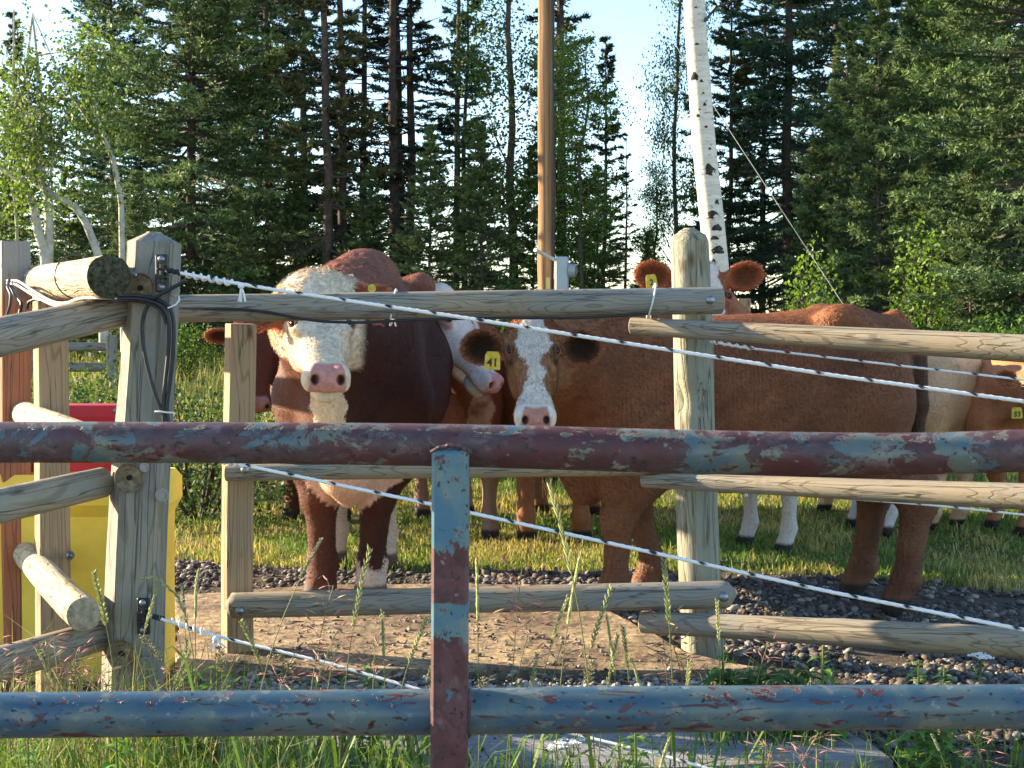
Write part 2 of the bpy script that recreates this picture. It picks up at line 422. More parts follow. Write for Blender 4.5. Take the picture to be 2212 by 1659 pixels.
def cow(name, label, at, yaw, scheme, s=1.0, poll=None, nose=None, hs=1.0, hw=1.0, roll=0.0, body=BODY, wid=1.0, fore=None, hind=None, ears=None, h=0.018, hf=0.0075, neck=(.20, .12),
        fur=20000, furlen=0.014, tail=True, legr=1.0, group='cattle standing behind the fence', headless=False, muz=1.0, earw=1.0, tailr=1.0, eyex=.15, earx=.025, thigh=1.0, crestx=.5, folds=0.0, dewlap=True, seed=1, tailtip=.50, switchcol=None, neckfrom=None, crest=0.0):
    rng = np.random.default_rng(seed)
    root = thing(name, (at[0], at[1], gzf(at[0], at[1])), label, name if name == 'bull' else 'cow', group, yaw)
    Wm = wm(root); Wi = Wm.inverted()
    toL = lambda p: np.array(tuple((Wi @ Vector(tuple(p))) / s))
    if poll is None:
        pl = np.array([.98, 0, 1.28]); ns = pl + np.array([.30, 0, -.40])
    else: pl = toL(poll); ns = toL(nose)
    fx = ns - pl; fx = fx / np.linalg.norm(fx)
    up = np.array([0, 0, 1.]) if abs(fx[2]) < .97 else np.array([1., 0, 0])
    if poll is not None and abs(fx[2]) > .97: up = np.array(tuple((Wi.to_3x3() @ Vector((0, -1, 0.1))))) * 1.0
    fy = np.cross(up, fx); fy /= np.linalg.norm(fy); fz = np.cross(fx, fy)
    if roll:
        c, q = math.cos(roll), math.sin(roll); fy, fz = c * fy + q * fz, -q * fy + c * fz
    R = np.stack([fx, fy, fz], 1)      # head axes as columns
    H = lambda a, b, c: pl + R @ (np.array([a, b * hw, c]) * hs)
    HWS = np.array((1, hw, 1)) * hs
    hb = np.array([H(a, b, c) for a in (-.1, .56) for b in (-.30, .30) for c in (-.26, .1)])
    st = np.array(body, float).copy(); st[:, 1] *= wid
    lo = np.minimum(hb.min(0), [-1.0, -.42 * wid, -.01]); hi = np.maximum(hb.max(0), [.9, .42 * wid, 1.5])
    fd = Field(lo - .03, hi + .03, [] if headless else [(hb.min(0), hb.max(0))], h, hf)
    fd.loft(smoothst(st), pw=2.35, k=.05)
    # hips, shoulders
    for sg in (-1, 1):
        fd.ell((-.50, sg * .19 * wid, 1.285), (.10, .07, .065), k=.06); fd.ell((-.77, sg * .10 * wid, 1.21), (.07, .05, .05), k=.06)
        fd.ell((.42, sg * .19 * wid, .98), (.15, .10, .27), k=.10)
        fd.ell((-.60, sg * .17 * wid * thigh, .93), (.22, .12, .30), k=.10)
    fd.ell((-.2, 0, .60), (.45, .2 * wid, .08), k=.1)
    # legs
    fore = fore or [(.44, .17), (.40, -.17)]; hind = hind or [(-.62, .16), (-.55, -.16)]
    feet = []
    for i, (fxp, fyp) in enumerate(fore):
        sg = 1 if i == 0 else -1; L = legr
        sh = (.42, sg * .16 * wid, .80); kn = (.5 * fxp + .5 * .41 + .015, .75 * fyp + .25 * sg * .16, .42)
        fd.cone(sh, (.40, sg * .16 * wid, .62), .15 * L, .115 * L, .10); fd.cone((.40, sg * .17 * wid, .62), kn, .112 * L, .060 * L, .05)
        fd.ell((kn[0] + .006, kn[1], kn[2]), (.062 * L, .06 * L, .07), k=.03)
        fd.cone(kn, (fxp, fyp, .17), .052 * L, .042 * L, .03); fd.ell((fxp, fyp, .15), (.053 * L, .052 * L, .05), k=.03)
        fd.cone((fxp, fyp, .14), (fxp + .04, fyp, .07), .045 * L, .05 * L, .02)
        for q in (-1, 1): fd.cone((fxp + .035, fyp + q * .024, .062), (fxp + .065, fyp + q * .027, .026), .033 * L, .036 * L, .008)
        feet.append((fxp, fyp))
    for i, (fxp, fyp) in enumerate(hind):
        sg = 1 if i == 0 else -1; L = legr
        hk = (fxp - .045, fyp, .48)
        fd.cone((-.56, sg * .17 * wid * thigh, .92), (-.40, sg * .19 * wid * thigh, .74), .19 * min(L, 1.1) * thigh, .13 * L * thigh, .10)
        fd.cone((-.50, sg * .18 * wid * thigh, .78), (fxp - .03, fyp, .54), .155 * min(L, 1.12) * thigh, .075 * L, .08)
        fd.cone((fxp - .04, fyp, .56), hk, .07 * L, .062 * L, .04); fd.ell((hk[0] - .03, hk[1], hk[2] + .01), (.05 * L, .045, .06), k=.03)
        fd.cone(hk, (fxp, fyp, .17), .055 * L, .043 * L, .03); fd.ell((fxp, fyp, .15), (.055 * L, .053 * L, .05), k=.03)
        fd.cone((fxp, fyp, .14), (fxp + .04, fyp, .07), .046 * L, .05 * L, .02)
        for q in (-1, 1): fd.cone((fxp + .035, fyp + q * .024, .062), (fxp + .065, fyp + q * .027, .026), .033 * L, .036 * L, .008)
        feet.append((fxp, fyp))
    if tail:
        fd.cone((-.78, 0, 1.28), (-.865, 0, 1.18), .045, .035, .05); fd.cone((-.865, 0, 1.18), (-.885, 0, .9), .032 * tailr, .026 * tailr, .02); fd.cone((-.885, 0, .9), (-.865, 0, tailtip), .026 * tailr, .018 * tailr, .02)
    if crest: fd.ell((crestx, 0, 1.33), (.28, .12, crest), k=.14)
    # neck
    n0 = np.array(neckfrom if neckfrom else (.50, 0, 1.02)); n1 = H(.02, 0, -.085); mid = n0 * .5 + n1 * .5 + np.array([.04, 0, .0])
    fd.cone(n0 + [0, 0, .10], mid + [0, 0, .03], neck[0], (neck[0] + neck[1]) / 2, .12); fd.cone(mid + [0, 0, .03], n1, (neck[0] + neck[1]) / 2, neck[1] * hs, .08)
    fd.cone(n0 - [0, 0, .12], n1 * .8 + n0 * .2 - np.array([0, 0, .05]), neck[0] * .9, neck[1] * .8, .12)
    if dewlap:
        th = H(.12, 0, -.17)
        fd.cone(th, n0 + [.22, 0, -.22], .035, .07, .09); fd.cone(n0 + [.22, 0, -.22], (.60, 0, .52), .08, .07, .12)
    if scheme is S_bull: fd.cone((.60, 0, .72), (.58, 0, .52), .14, .08, .08); fd.cone((.58, 0, .52), (.55, 0, .42), .07, .03, .04)
    # head
    Mh = np.concatenate([R * 1.0, pl[:, None]], 1)
    hd_ = np.array(HEAD); hd_[:, 0] = np.interp(hd_[:, 0], [-.1, 0, .15, .53], [-.1, 0, max(.15, eyex - .02), .53]); hd_[:, 1] *= hw * (1 + (muz - 1) * sstep(.25, .42, hd_[:, 0]))
    fd.loft(smoothst(hd_ * hs, 50), Mh, pw=2.5, k=.035)
    for sg in (-1, 1):
        fd.ell(H(eyex, sg * .092, -.020), np.array((.045, .028, .034)) * HWS, R, k=.02)      # brow / socket
        fd.ell(H(eyex + .003, sg * .106, .004), np.array((.025, .017, .016)) * HWS, R, k=.010, sub=True)
        fd.ell(H(.19, sg * .070, -.135), np.array((.09, .03, .055)) * HWS, R, k=.04)          # jaw muscle
        fd.ell(H(.475, sg * .040 * muz, -.064), np.array((.040, .036, .036)) * HWS, R, k=.02)
        fd.ell(H(.455, sg * .048 * muz, -.100), np.array((.055, .028, .028)) * HWS, R, k=.02)
        fd.ell(H(.512, sg * .044, -.060), np.array((.024, .0155, .018)) * HWS, R, k=.008, sub=True)
    fd.ell(H(.0, 0, .02), np.array((.06, .075, .035)) * HWS, R, k=.04)
    fd.ell(H(.43, 0, -.152), np.array((.060, .048, .030)) * HWS, R, k=.02)
    fd.ell(H(.47, 0, -.121), np.array((.06, .09, .0055)) * HWS, R, k=.008, sub=True)
    # ears
    ears = ears or [((-.20, .95, -.15), (.85, .15, .1)), ((-.20, -.95, -.15), (.85, -.15, .1))]
    earf = []
    for i, (d, nn) in enumerate(ears):
        sg = 1 if i == 0 else -1
        d = R @ np.array(d); d /= np.linalg.norm(d); nn = R @ np.array(nn); nn = nn - d * nn.dot(d); nn /= np.linalg.norm(nn)
        b = np.cross(nn, d); E = np.stack([d, b, nn], 1); bp = H(earx, sg * .090, -.035)
        fd.cone(bp, bp + d * .07 * hs, .034 * hs, .03 * hs, .03)
        c = bp + d * .115 * hs
        fd.ell(c, np.array((.098, .060 * earw, .022)) * hs, E, k=.02)
        fd.ell(c + nn * .020 * hs + d * .0, np.array((.080, .046 * earw, .020)) * hs, E, k=.008, sub=True)
        earf.append((bp, d, b, nn, c, E))
    V, Q = surfnet(fd.F, *fd.ax)
    # light smoothing of the lattice
    for _ in range(2):
        acc = np.zeros_like(V); w = np.zeros(len(V))
        for a, b in ((0, 1), (1, 2), (2, 3), (3, 0)):
            np.add.at(acc, Q[:, a], V[Q[:, b]]); np.add.at(w, Q[:, a], 1); np.add.at(acc, Q[:, b], V[Q[:, a]]); np.add.at(w, Q[:, b], 1)
        V = V * .5 + .5 * acc / w[:, None]
    n = np.cross(V[Q[:, 2]] - V[Q[:, 0]], V[Q[:, 3]] - V[Q[:, 1]])
    VN = np.zeros_like(V)
    for a in range(4): np.add.at(VN, Q[:, a], n)
    VN /= np.linalg.norm(VN, axis=1)[:, None] + 1e-12
    q = ((V - pl) @ R) / HWS; q[:, 0] -= 0
    if folds:
        fw = sstep(.05, .35, V[:, 0]) * sstep(.95, .75, V[:, 0]) * sstep(.50, .75, V[:, 2]) * (q[:, 0] < -.02) * sstep(-.02, -.12, q[:, 0])
        rg_ = 1 - np.abs(fbm(V * np.array([7, 7, 1.1]), 2.0, 31, 3) * 2 - 1); V = V - VN * (fw * folds * rg_ ** 3)[:, None]
    inhead = sstep(-.10, .02, q[:, 0]) * (1 - sstep(.15, .19, np.abs(q[:, 1]))) * sstep(-.24, -.21, q[:, 2])
    ear = np.zeros(len(V)); earin = np.zeros(len(V))
    for (bp, d, b, nn, c, E) in earf:
        e = (V - c) @ E / hs; base = ((V - bp) @ d) / hs
        m = (base > .03) & (np.linalg.norm(e / np.array([.125, .085 * earw, .05]), axis=1) < 1); ear[m] = 1
        inn = m & (np.linalg.norm(e[:, :2] / np.array([.080, .050 * earw]), axis=1) < 1) & (VN @ nn > -.1); earin[inn] = sstep(1.05, .50, np.linalg.norm(e[inn][:, :2] / np.array([.080, .052 * earw]), axis=1))
    Cc = scheme(V, VN, q, inhead, ear, earin, feet, seed)
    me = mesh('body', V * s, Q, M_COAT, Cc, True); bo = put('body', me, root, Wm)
    # coat hair
    if fur:
        A = np.linalg.norm(n, axis=1); fc = V[Q].mean(1); qf = q[Q].mean(1); vis = np.ones(len(Q))
        camL = toL((0, 0, CAMZ)); facing = ((camL - fc) * n).sum(1) > -.35 * A * np.linalg.norm(camL - fc, axis=1)
        pr = A * facing * np.where(fc[:, 2] < .09, 0, 1); hd = inhead[Q[:, 0]] > .5; er = ear[Q[:, 0]] > .5
        nos = (qf[:, 0] > .43) & hd; eyd = np.minimum(np.linalg.norm(qf - [eyex, .105, -.02], axis=1), np.linalg.norm(qf - [eyex, -.105, -.02], axis=1)); pr = pr * np.where(er, 4, np.where(hd, 2.2, 1)) * np.where(nos, 0, 1) * (eyd > .034)
        pick = rng.choice(len(Q), fur, p=pr / pr.sum())
        w = rng.random((fur, 4)); w /= w.sum(1)[:, None]
        base = (V[Q[pick]] * w[:, :, None]).sum(1); nm = VN[Q[pick, 0]]
        flow = np.tile(np.array([-.75, 0, -.65]), (fur, 1)); hdp = hd[pick]; flow[hdp] = R @ np.array([.9, 0, 0]) * .6 + np.array([0, 0, -.3])
        for i, (bp, d, b, nn, c, E) in enumerate(earf):
            mm = er[pick] & (((base - c) ** 2).sum(1) < .03); flow[mm] = d * .9 + (base[mm] - c) * 9
        swirl = (fbm(base, 3, 5) - .5)[:, None] * np.array([0, 0, 1.4])
        flow = flow + swirl + rng.normal(0, .22, (fur, 3))
        L = furlen * (0.6 + 0.8 * rng.random(fur)); L[er[pick]] *= 1.15
        curl = np.zeros(fur)
        if scheme is S_bull:
            fr = hdp & (qf[pick, 0] < .30); L[fr] *= 1.25 - .35 * sstep(.10, .2, qf[pick[fr], 0]); curl[fr] = 1; L[hdp & (qf[pick, 0] < .06) & ~er[pick]] *= 1.3
            flow[fr] = flow[fr] * .3 + np.stack([(fbm(base[fr], 22, 8) - .5) * 5, (fbm(base[fr], 22, 9) - .5) * 5, (fbm(base[fr], 22, 10) - .5) * 5], 1)
        t = flow - nm * (flow * nm).sum(1)[:, None]; t /= np.linalg.norm(t, axis=1)[:, None] + 1e-9
        lift = np.where(er[pick], .35, np.where(curl > 0, .45, .28))[:, None]
        dr = t + nm * lift; dr /= np.linalg.norm(dr, axis=1)[:, None]
        sd_ = np.cross(dr, nm); sd_ /= np.linalg.norm(sd_, axis=1)[:, None] + 1e-9
        wd = 0.0016 * (0.7 + .6 * rng.random(fur))[:, None]
        b0 = base - nm * .002; mid = b0 + dr * (L * .55)[:, None]; tip = b0 + dr * L[:, None] + nm * (L * .06)[:, None] - t * (L * .3 * curl)[:, None] + sd_ * (L * .35 * curl * rng.choice([-1, 1], fur))[:, None]
        vv = np.stack([b0 - sd_ * wd, b0 + sd_ * wd, mid + sd_ * wd * .8, mid - sd_ * wd * .8, tip], 1).reshape(-1, 3)
        o = np.arange(fur)[:, None] * 5
        cc = Cc[Q[pick, 0]] * (0.72 + .6 * rng.random(fur))[:, None]
        fringe = er[pick] & ~(earin[Q[pick, 0]] > .15); cc[fringe] = cc[fringe] * 1.8 + .03  # pale ear hair, with a rim highlight put into its colour
        put('coat', mesh('coat', vv * s, [o + np.array([[0, 1, 2, 3]]), o + np.array([[3, 2, 4]])], M_HAIR, np.repeat(np.clip(cc, 0, .9), 5, axis=0)), root, Wm)
    # eyes
    if not headless:
        for sg in (-1, 1):
            e = MB(); c = H(eyex, sg * .0955, -.010); e.sphere(c * s, .0205 * hs * s, 14, 10); put('eye', e.build('eye', M_EYE, True), root, Wm)
            lid = MB()      # lashes / lid line
            for z0, cl in ((.011, (.12, .05, .03)), (-.011, (.16, .08, .06))):
                pts = [H(eyex + .024 * math.cos(a), sg * (.099 + .008 * math.sin(a) - z0 * math.sin(a) * 1.1), -.006 + z0 * math.sin(a) * .9 + .006 * math.sin(a)) * s for a in np.linspace(0, math.pi, 7)]
                lid.tube(pts, [.002 * s, .0045 * s, .0055 * s, .006 * s, .0055 * s, .0045 * s, .002 * s], 5, col=np.array(cl) * (1.4 if scheme is S_bull else 1))
            put('eyelid', lid.build('eyelid', M_COAT, True), root, Wm)
    if tail and switchcol is not None:
        k = 260; vs = []; fs = []; cs = []
        for i in range(k):
            a = rng.random() * 6.28; z0 = tailtip + .06 - rng.random() * .12; x0 = -.865 + math.cos(a) * .015; y0 = math.sin(a) * .015; L = .16 + .2 * rng.random()
            p = [np.array([x0 + math.cos(a) * sp, y0 + math.sin(a) * sp, z0 - L * f]) + rng.normal(0, .004, 3) for f, sp in ((0, 0), (.4, .022), (.75, .03), (1, .015))]
            for j in range(4): vs += [p[j] - [.0022, .001, 0], p[j] + [.0022, .001, 0]]; cs += [np.array(switchcol) * (.6 + .8 * rng.random())] * 2
            o = i * 8; fs += [[o + 2 * j, o + 2 * j + 1, o + 2 * j + 3, o + 2 * j + 2] for j in range(3)]
        put('tail_switch', mesh('tail_switch', np.array(vs) * s, np.array(fs), M_HAIR, np.array(cs)), root, Wm)
    root['_'] = 0; del root['_']
    return root, dict(H=H, R=R, s=s, hs=hs, earf=earf, W=Wm)

def text_mesh(txt, size, mat, depth=0.0008):
    cu = bpy.data.curves.new('tag_number', 'FONT'); cu.body = txt; cu.size = size; cu.align_x = 'CENTER'; cu.align_y = 'CENTER'; cu.extrude = depth; cu.offset = size * .018
    o = bpy.data.objects.new('tmp', cu); COL.objects.link(o); bpy.context.view_layer.update()
    me = bpy.data.meshes.new_from_object(o.evaluated_get(bpy.context.evaluated_depsgraph_get())); bpy.data.objects.remove(o); bpy.data.curves.remove(cu)
    me.materials.clear(); me.materials.append(mat); me.name = 'tag_number'; return me
def ear_tag(root, pos, w, hgt, txt, facing=(0, -1, 0), roll=0.0, button=False, txtscale=1.0):
    f = Vector(facing).normalized(); z = Vector((0, 0, 1)); x = z.cross(-f).normalized() * -1; x = (-f).cross(z).normalized()
    zz = x.cross(-f); M = Matrix((x, zz, f)).transposed().to_4x4()
    M = Matrix.Translation(pos) @ M @ Matrix.Rotation(roll, 4, 'Z')
    b = MB()
    if button: b.tube([(0, 0, -.003), (0, 0, .004)], w / 2, 18); b.tube([(0, 0, .004), (0, 0, .008)], w / 5, 10)
    else:
        o = [(-.34, .5), (.34, .5), (.46, .30), (.5, -.45), (.42, -.5), (-.42, -.5), (-.5, -.45), (-.46, .30)]
        n = len(o); v = [(a * w, c * hgt, -.0012) for a, c in o] + [(a * w, c * hgt, .0012) for a, c in o]
        tri = [[0, i, i + 1] for i in range(1, n - 1)]
        b.add(v, np.array([[n + t for t in r] for r in tri] + [r[::-1] for r in tri])); b.add(v, np.array([[i, (i + 1) % n, n + (i + 1) % n, n + i] for i in range(n)]))
        b.tube([(0, hgt * .36, .001), (0, hgt * .36, .006)], w * .12, 12)
    t = put('ear_tag', b.build('ear_tag', M_TAG), root, M)
    if txt:
        put('tag_number', text_mesh(txt, hgt * .62 * txtscale, M_TAGTXT), t, M @ Matrix.Translation((0, -hgt * .12, .0026)))

def mixc(a, b, m): m = np.asarray(m)[:, None]; return np.asarray(a) * (1 - m) + np.asarray(b) * m
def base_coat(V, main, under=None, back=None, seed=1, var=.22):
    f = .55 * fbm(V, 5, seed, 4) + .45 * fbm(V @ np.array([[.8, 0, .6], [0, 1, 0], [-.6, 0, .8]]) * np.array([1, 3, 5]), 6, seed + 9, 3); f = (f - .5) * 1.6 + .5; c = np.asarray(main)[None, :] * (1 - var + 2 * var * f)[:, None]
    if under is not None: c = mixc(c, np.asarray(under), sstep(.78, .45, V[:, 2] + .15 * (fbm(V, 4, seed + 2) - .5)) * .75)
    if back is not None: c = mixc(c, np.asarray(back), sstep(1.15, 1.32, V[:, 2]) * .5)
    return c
def feet_col(c, V, col=(.03, .025, .022)):
    return mixc(c, col, sstep(.078, .062, V[:, 2]))
def muzzle(c, q, inh, pink, dark=(.03, .015, .012), lim=.452, pw=.045):
    # bare nose: front of the muzzle above the lip
    m = inh * sstep(lim - .012, lim + .008, q[:, 0] + .16 * np.clip(q[:, 2] + .055, -.2, .2) * 0 - 3.0 * np.clip(np.abs(q[:, 1]) - pw, 0, 1)) * sstep(-.112, -.104, q[:, 2])
    c = mixc(c, pink, m)
    for sg in (-1, 1):  # nostril hollows and mouth crease: their shade put into the colour
        d = np.linalg.norm((q - np.array([.512, sg * .045, -.062])) / np.array([.028, .016, .0185]), axis=1)
        c = mixc(c, dark, inh * sstep(1.05, .75, d))
    mo = inh * (q[:, 0] > .40) * sstep(.006, .002, np.abs(q[:, 2] + .121)) * (1 - sstep(.515, .53, q[:, 0]))
    return mixc(c, np.array(dark) * 2.2, mo * .8)
def eyering(c, q, inh, col, r=1.0, ex=.15):
    for sg in (-1, 1):
        d = np.linalg.norm((q - np.array([ex + .004, sg * .108, -.022])) / np.array([.040, .03, .028]) / r, axis=1)
        c = mixc(c, col, inh * sstep(1.1, .6, d) * .85)
    return c
def S_bull(V, VN, q, inh, ear, earin, feet, seed):
    c = base_coat(V, (.050, .018, .012), None, (.30, .12, .075), seed, .35)  # the pale back tone stands for sunlight on the hump
    c = mixc(c, (.20, .08, .05), sstep(1.22, 1.36, V[:, 2]) * .8)  # hump lightened further, sunlight put into the coat colour
    c = mixc(c, (.13, .045, .022), sstep(.1, -.15, V[:, 1]) * sstep(.3, .6, V[:, 0]) * .7)  # sun-facing side of the chest painted lighter, as if lit
    nz = (fbm(V, 14, seed + 3) - .5)
    face = inh * (q[:, 0] > -.055 + nz * .06)
    wcol = np.array([.70, .61, .46]) * (.78 + .44 * fbm(V, 40, 4, 3))[:, None]
    c = mixc(c, wcol, face)
    # white throat and brisket, ragged edge
    fr = (V[:, 0] > .40) & (np.abs(V[:, 1] + nz * .12) < .05 + .17 * np.clip((V[:, 2] - .37) / .13, 0, 1) + .05 * nz) & (V[:, 2] < .70) & (V[:, 2] > .36)
    c = mixc(c, np.array([.56, .38, .29]) * (.9 + .25 * fbm(V, 9, 6))[:, None], fr)
    thr = (V[:, 0] > .62) & (np.abs(V[:, 1] + .03 + nz * .16) < .060) & (V[:, 2] > .66) & (V[:, 2] < 1.12) & (inh < .5)
    c = mixc(c, wcol * .9, thr)
    low = (V[:, 2] < .30 + nz * .2) & (V[:, 0] < 0) | (V[:, 2] < .15 + nz * .1) & (V[:, 1] > 0)
    c = mixc(c, (.55, .46, .37), low * sstep(.34, .30, V[:, 2]))
    c = mixc(c, (.28, .085, .035), ear); c = mixc(c, (.36, .16, .08), earin * .6)
    c = eyering(c, q, inh, (.40, .20, .14), 1.0, .233)
    c = muzzle(c, q, inh, (.55, .26, .22)); return feet_col(c, V, (.10, .075, .055))
def S_41(V, VN, q, inh, ear, earin, feet, seed):
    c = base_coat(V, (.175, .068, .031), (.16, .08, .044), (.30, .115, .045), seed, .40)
    c = mixc(c, (.10, .035, .018), sstep(.60, .72, fbm(V, 3.2, 21)) * .5)
    c = mixc(c, (.05, .03, .02), (np.linalg.norm(V - np.array([-.865, 0, .85]), axis=1) < .5) * (V[:, 0] < -.845) * (np.abs(V[:, 1]) < .055) * (V[:, 2] < 1.12) * .8)
    nz = (fbm(q, 24, 3) - .5) * .05
    c = mixc(c, (.24, .09, .035), inh * (1 - ear) * sstep(.07, .02, q[:, 0]))
    c = mixc(c, np.array([.30, .155, .075]) * (.8 + .4 * fbm(V, 30, 4))[:, None], inh * (1 - ear) * sstep(.02, .07, q[:, 0]))
    half = np.interp(q[:, 0], [-.05, 0, .05, .10, .16, .22, .30, .36, .40, .55], [.015, .03, .062, .085, .066, .036, .034, .052, .10, .14])
    nz = nz * 1.5; fw = inh * (np.abs(q[:, 1]) < half + nz) * (q[:, 2] > -.085 - .3 * sstep(.33, .36, q[:, 0])) * (q[:, 0] > -.02 + nz)
    c = mixc(c, np.array([.66, .62, .56]) * (.80 + .35 * fbm(V, 36, 5))[:, None], fw * (1 - ear))
    c = mixc(c, (.16, .065, .03), ear); c = mixc(c, (.026, .016, .011), earin)
    c = eyering(c, q, inh, (.09, .04, .024), 1.7)
    c = muzzle(c, q, inh, (.42, .21, .165), lim=.462); return feet_col(c, V)
def S_white(V, VN, q, inh, ear, earin, feet, seed):
    c = base_coat(V, (.15, .042, .02), (.3, .2, .14), None, seed)
    nz = fbm(V, 12, 3) - .5
    c = mixc(c, np.array([.60, .54, .48]) * (.84 + .3 * fbm(V, 28, 5))[:, None], inh * (q[:, 0] > -.03 + nz * .05))
    c = mixc(c, (.36, .20, .12), (V[:, 0] > .6) * sstep(1.0, .8, V[:, 2] + .5 * nz) * (np.abs(V[:, 1] + nz * .1) < .07) * (1 - inh))
    c = mixc(c, (.22, .07, .03), ear)
    c = eyering(c, q, inh, (.45, .22, .18), 1.3)
    c = muzzle(c, q, inh, (.55, .27, .24)); return feet_col(c, V)
def S_plain(main, leg=None, whiteface=False, earc=None, leglim=.4):
    def S(V, VN, q, inh, ear, earin, feet, seed):
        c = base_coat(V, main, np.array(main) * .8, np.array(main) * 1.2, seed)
        if leg is not None: c = mixc(c, leg, sstep(leglim + .04, leglim, V[:, 2] + .12 * (fbm(V, 8, 4) - .5)))
        if whiteface:
            nz = fbm(V, 18, 3) - .5
            c = mixc(c, (.6, .55, .5), inh * (np.abs(q[:, 1]) < .075 + nz * .06))
        c = mixc(c, earc or main, ear); c = mixc(c, np.array(main) * .45, earin)
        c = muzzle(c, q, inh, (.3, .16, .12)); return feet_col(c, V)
    return S
# ------------------------------------------------------------------ shared materials
M_COAT = attr_mat('coat skin', 0.72, 0.18, nscale=60, namt=0.22, bump=0.5)
M_HAIR = attr_mat('coat hair', 0.6, 0.25, trans=0.25)
M_EYE = flat_mat('eye', (.006, .004, .003), 0.16, 0.22)
M_TAG = flat_mat('yellow plastic tag', (.56, .43, .05), 0.55, 0.3, vary=.3, scale=45)
M_TAGTXT = flat_mat('black tag ink', (.012, .012, .014), 0.5)
W_RAIL = wood_mat('pine rail wood', (.36, .285, .18), (.25, .25, .225), rings=24, greyamt=.55)
W_RAIL2 = wood_mat('pale pine rail wood', (.36, .285, .175), (.27, .255, .21), rings=22, greyamt=.35, seed=4)
W_LOG = wood_mat('bark stripped log wood', (.60, .50, .32), (.42, .36, .25), (.17, .12, .07), rings=8, greyamt=.3, seed=9, bark=.5, bumpd=.007, lenscale=4)
W_POST = wood_mat('old treated post wood', (.33, .28, .19), (.25, .245, .21), (.13, .105, .07), rings=9, greyamt=.6, seed=14, bark=.4, bumpd=.006)
W_MID = wood_mat('green grey post wood', (.36, .34, .22), (.25, .26, .21), (.13, .115, .07), rings=7, greyamt=.6, seed=21, bark=.7, bumpd=.007)
W_SQ = wood_mat('sawn post wood', (.40, .28, .16), (.31, .24, .155), (.17, .10, .05), rings=16, greyamt=.4, seed=30, lenscale=.5)
W_RED = wood_mat('reddish sawn post wood', (.42, .16, .08), (.30, .14, .09), (.16, .06, .035), rings=12, greyamt=.3, seed=35, lenscale=.5)
nt_ = W_RED.node_tree; k_ = N(nt_); bs_ = nt_.nodes['Principled BSDF']; src_ = bs_.inputs['Base Color'].links[0].from_socket
sx_ = k_.n('ShaderNodeSeparateXYZ'); k_.l(k_.coord('Object'), sx_.inputs[0]); k_.l(k_.mix(k_.ramp(sx_.outputs[0], [(.12, (1,) * 3), (.24, (0,) * 3)]), src_, (.27, .25, .22)), bs_.inputs['Base Color'])
W_END = flat_mat('cut log end', (.30, .25, .17), .9, .1, vary=.5, scale=55, bump=.6)
W_ENDDARK = flat_mat('mossy dark log end', (.055, .055, .035), .95, .1, vary=.8, scale=90, bump=1.0)
M_STEEL = flat_mat('galvanised bolt', (.26, .28, .30), .42, .5, metal=1.0)
M_BLACK = flat_mat('black plastic', (.015, .016, .018), .38, .45)
M_TIE = flat_mat('white nylon tie', (.68, .70, .68), .4, .4)
M_CABLE = flat_mat('black cable', (.018, .019, .022), .45, .4, vary=.3, scale=30)
M_WCABLE = flat_mat('pale grey cable', (.55, .53, .47), .5, .4, vary=.15, scale=30)

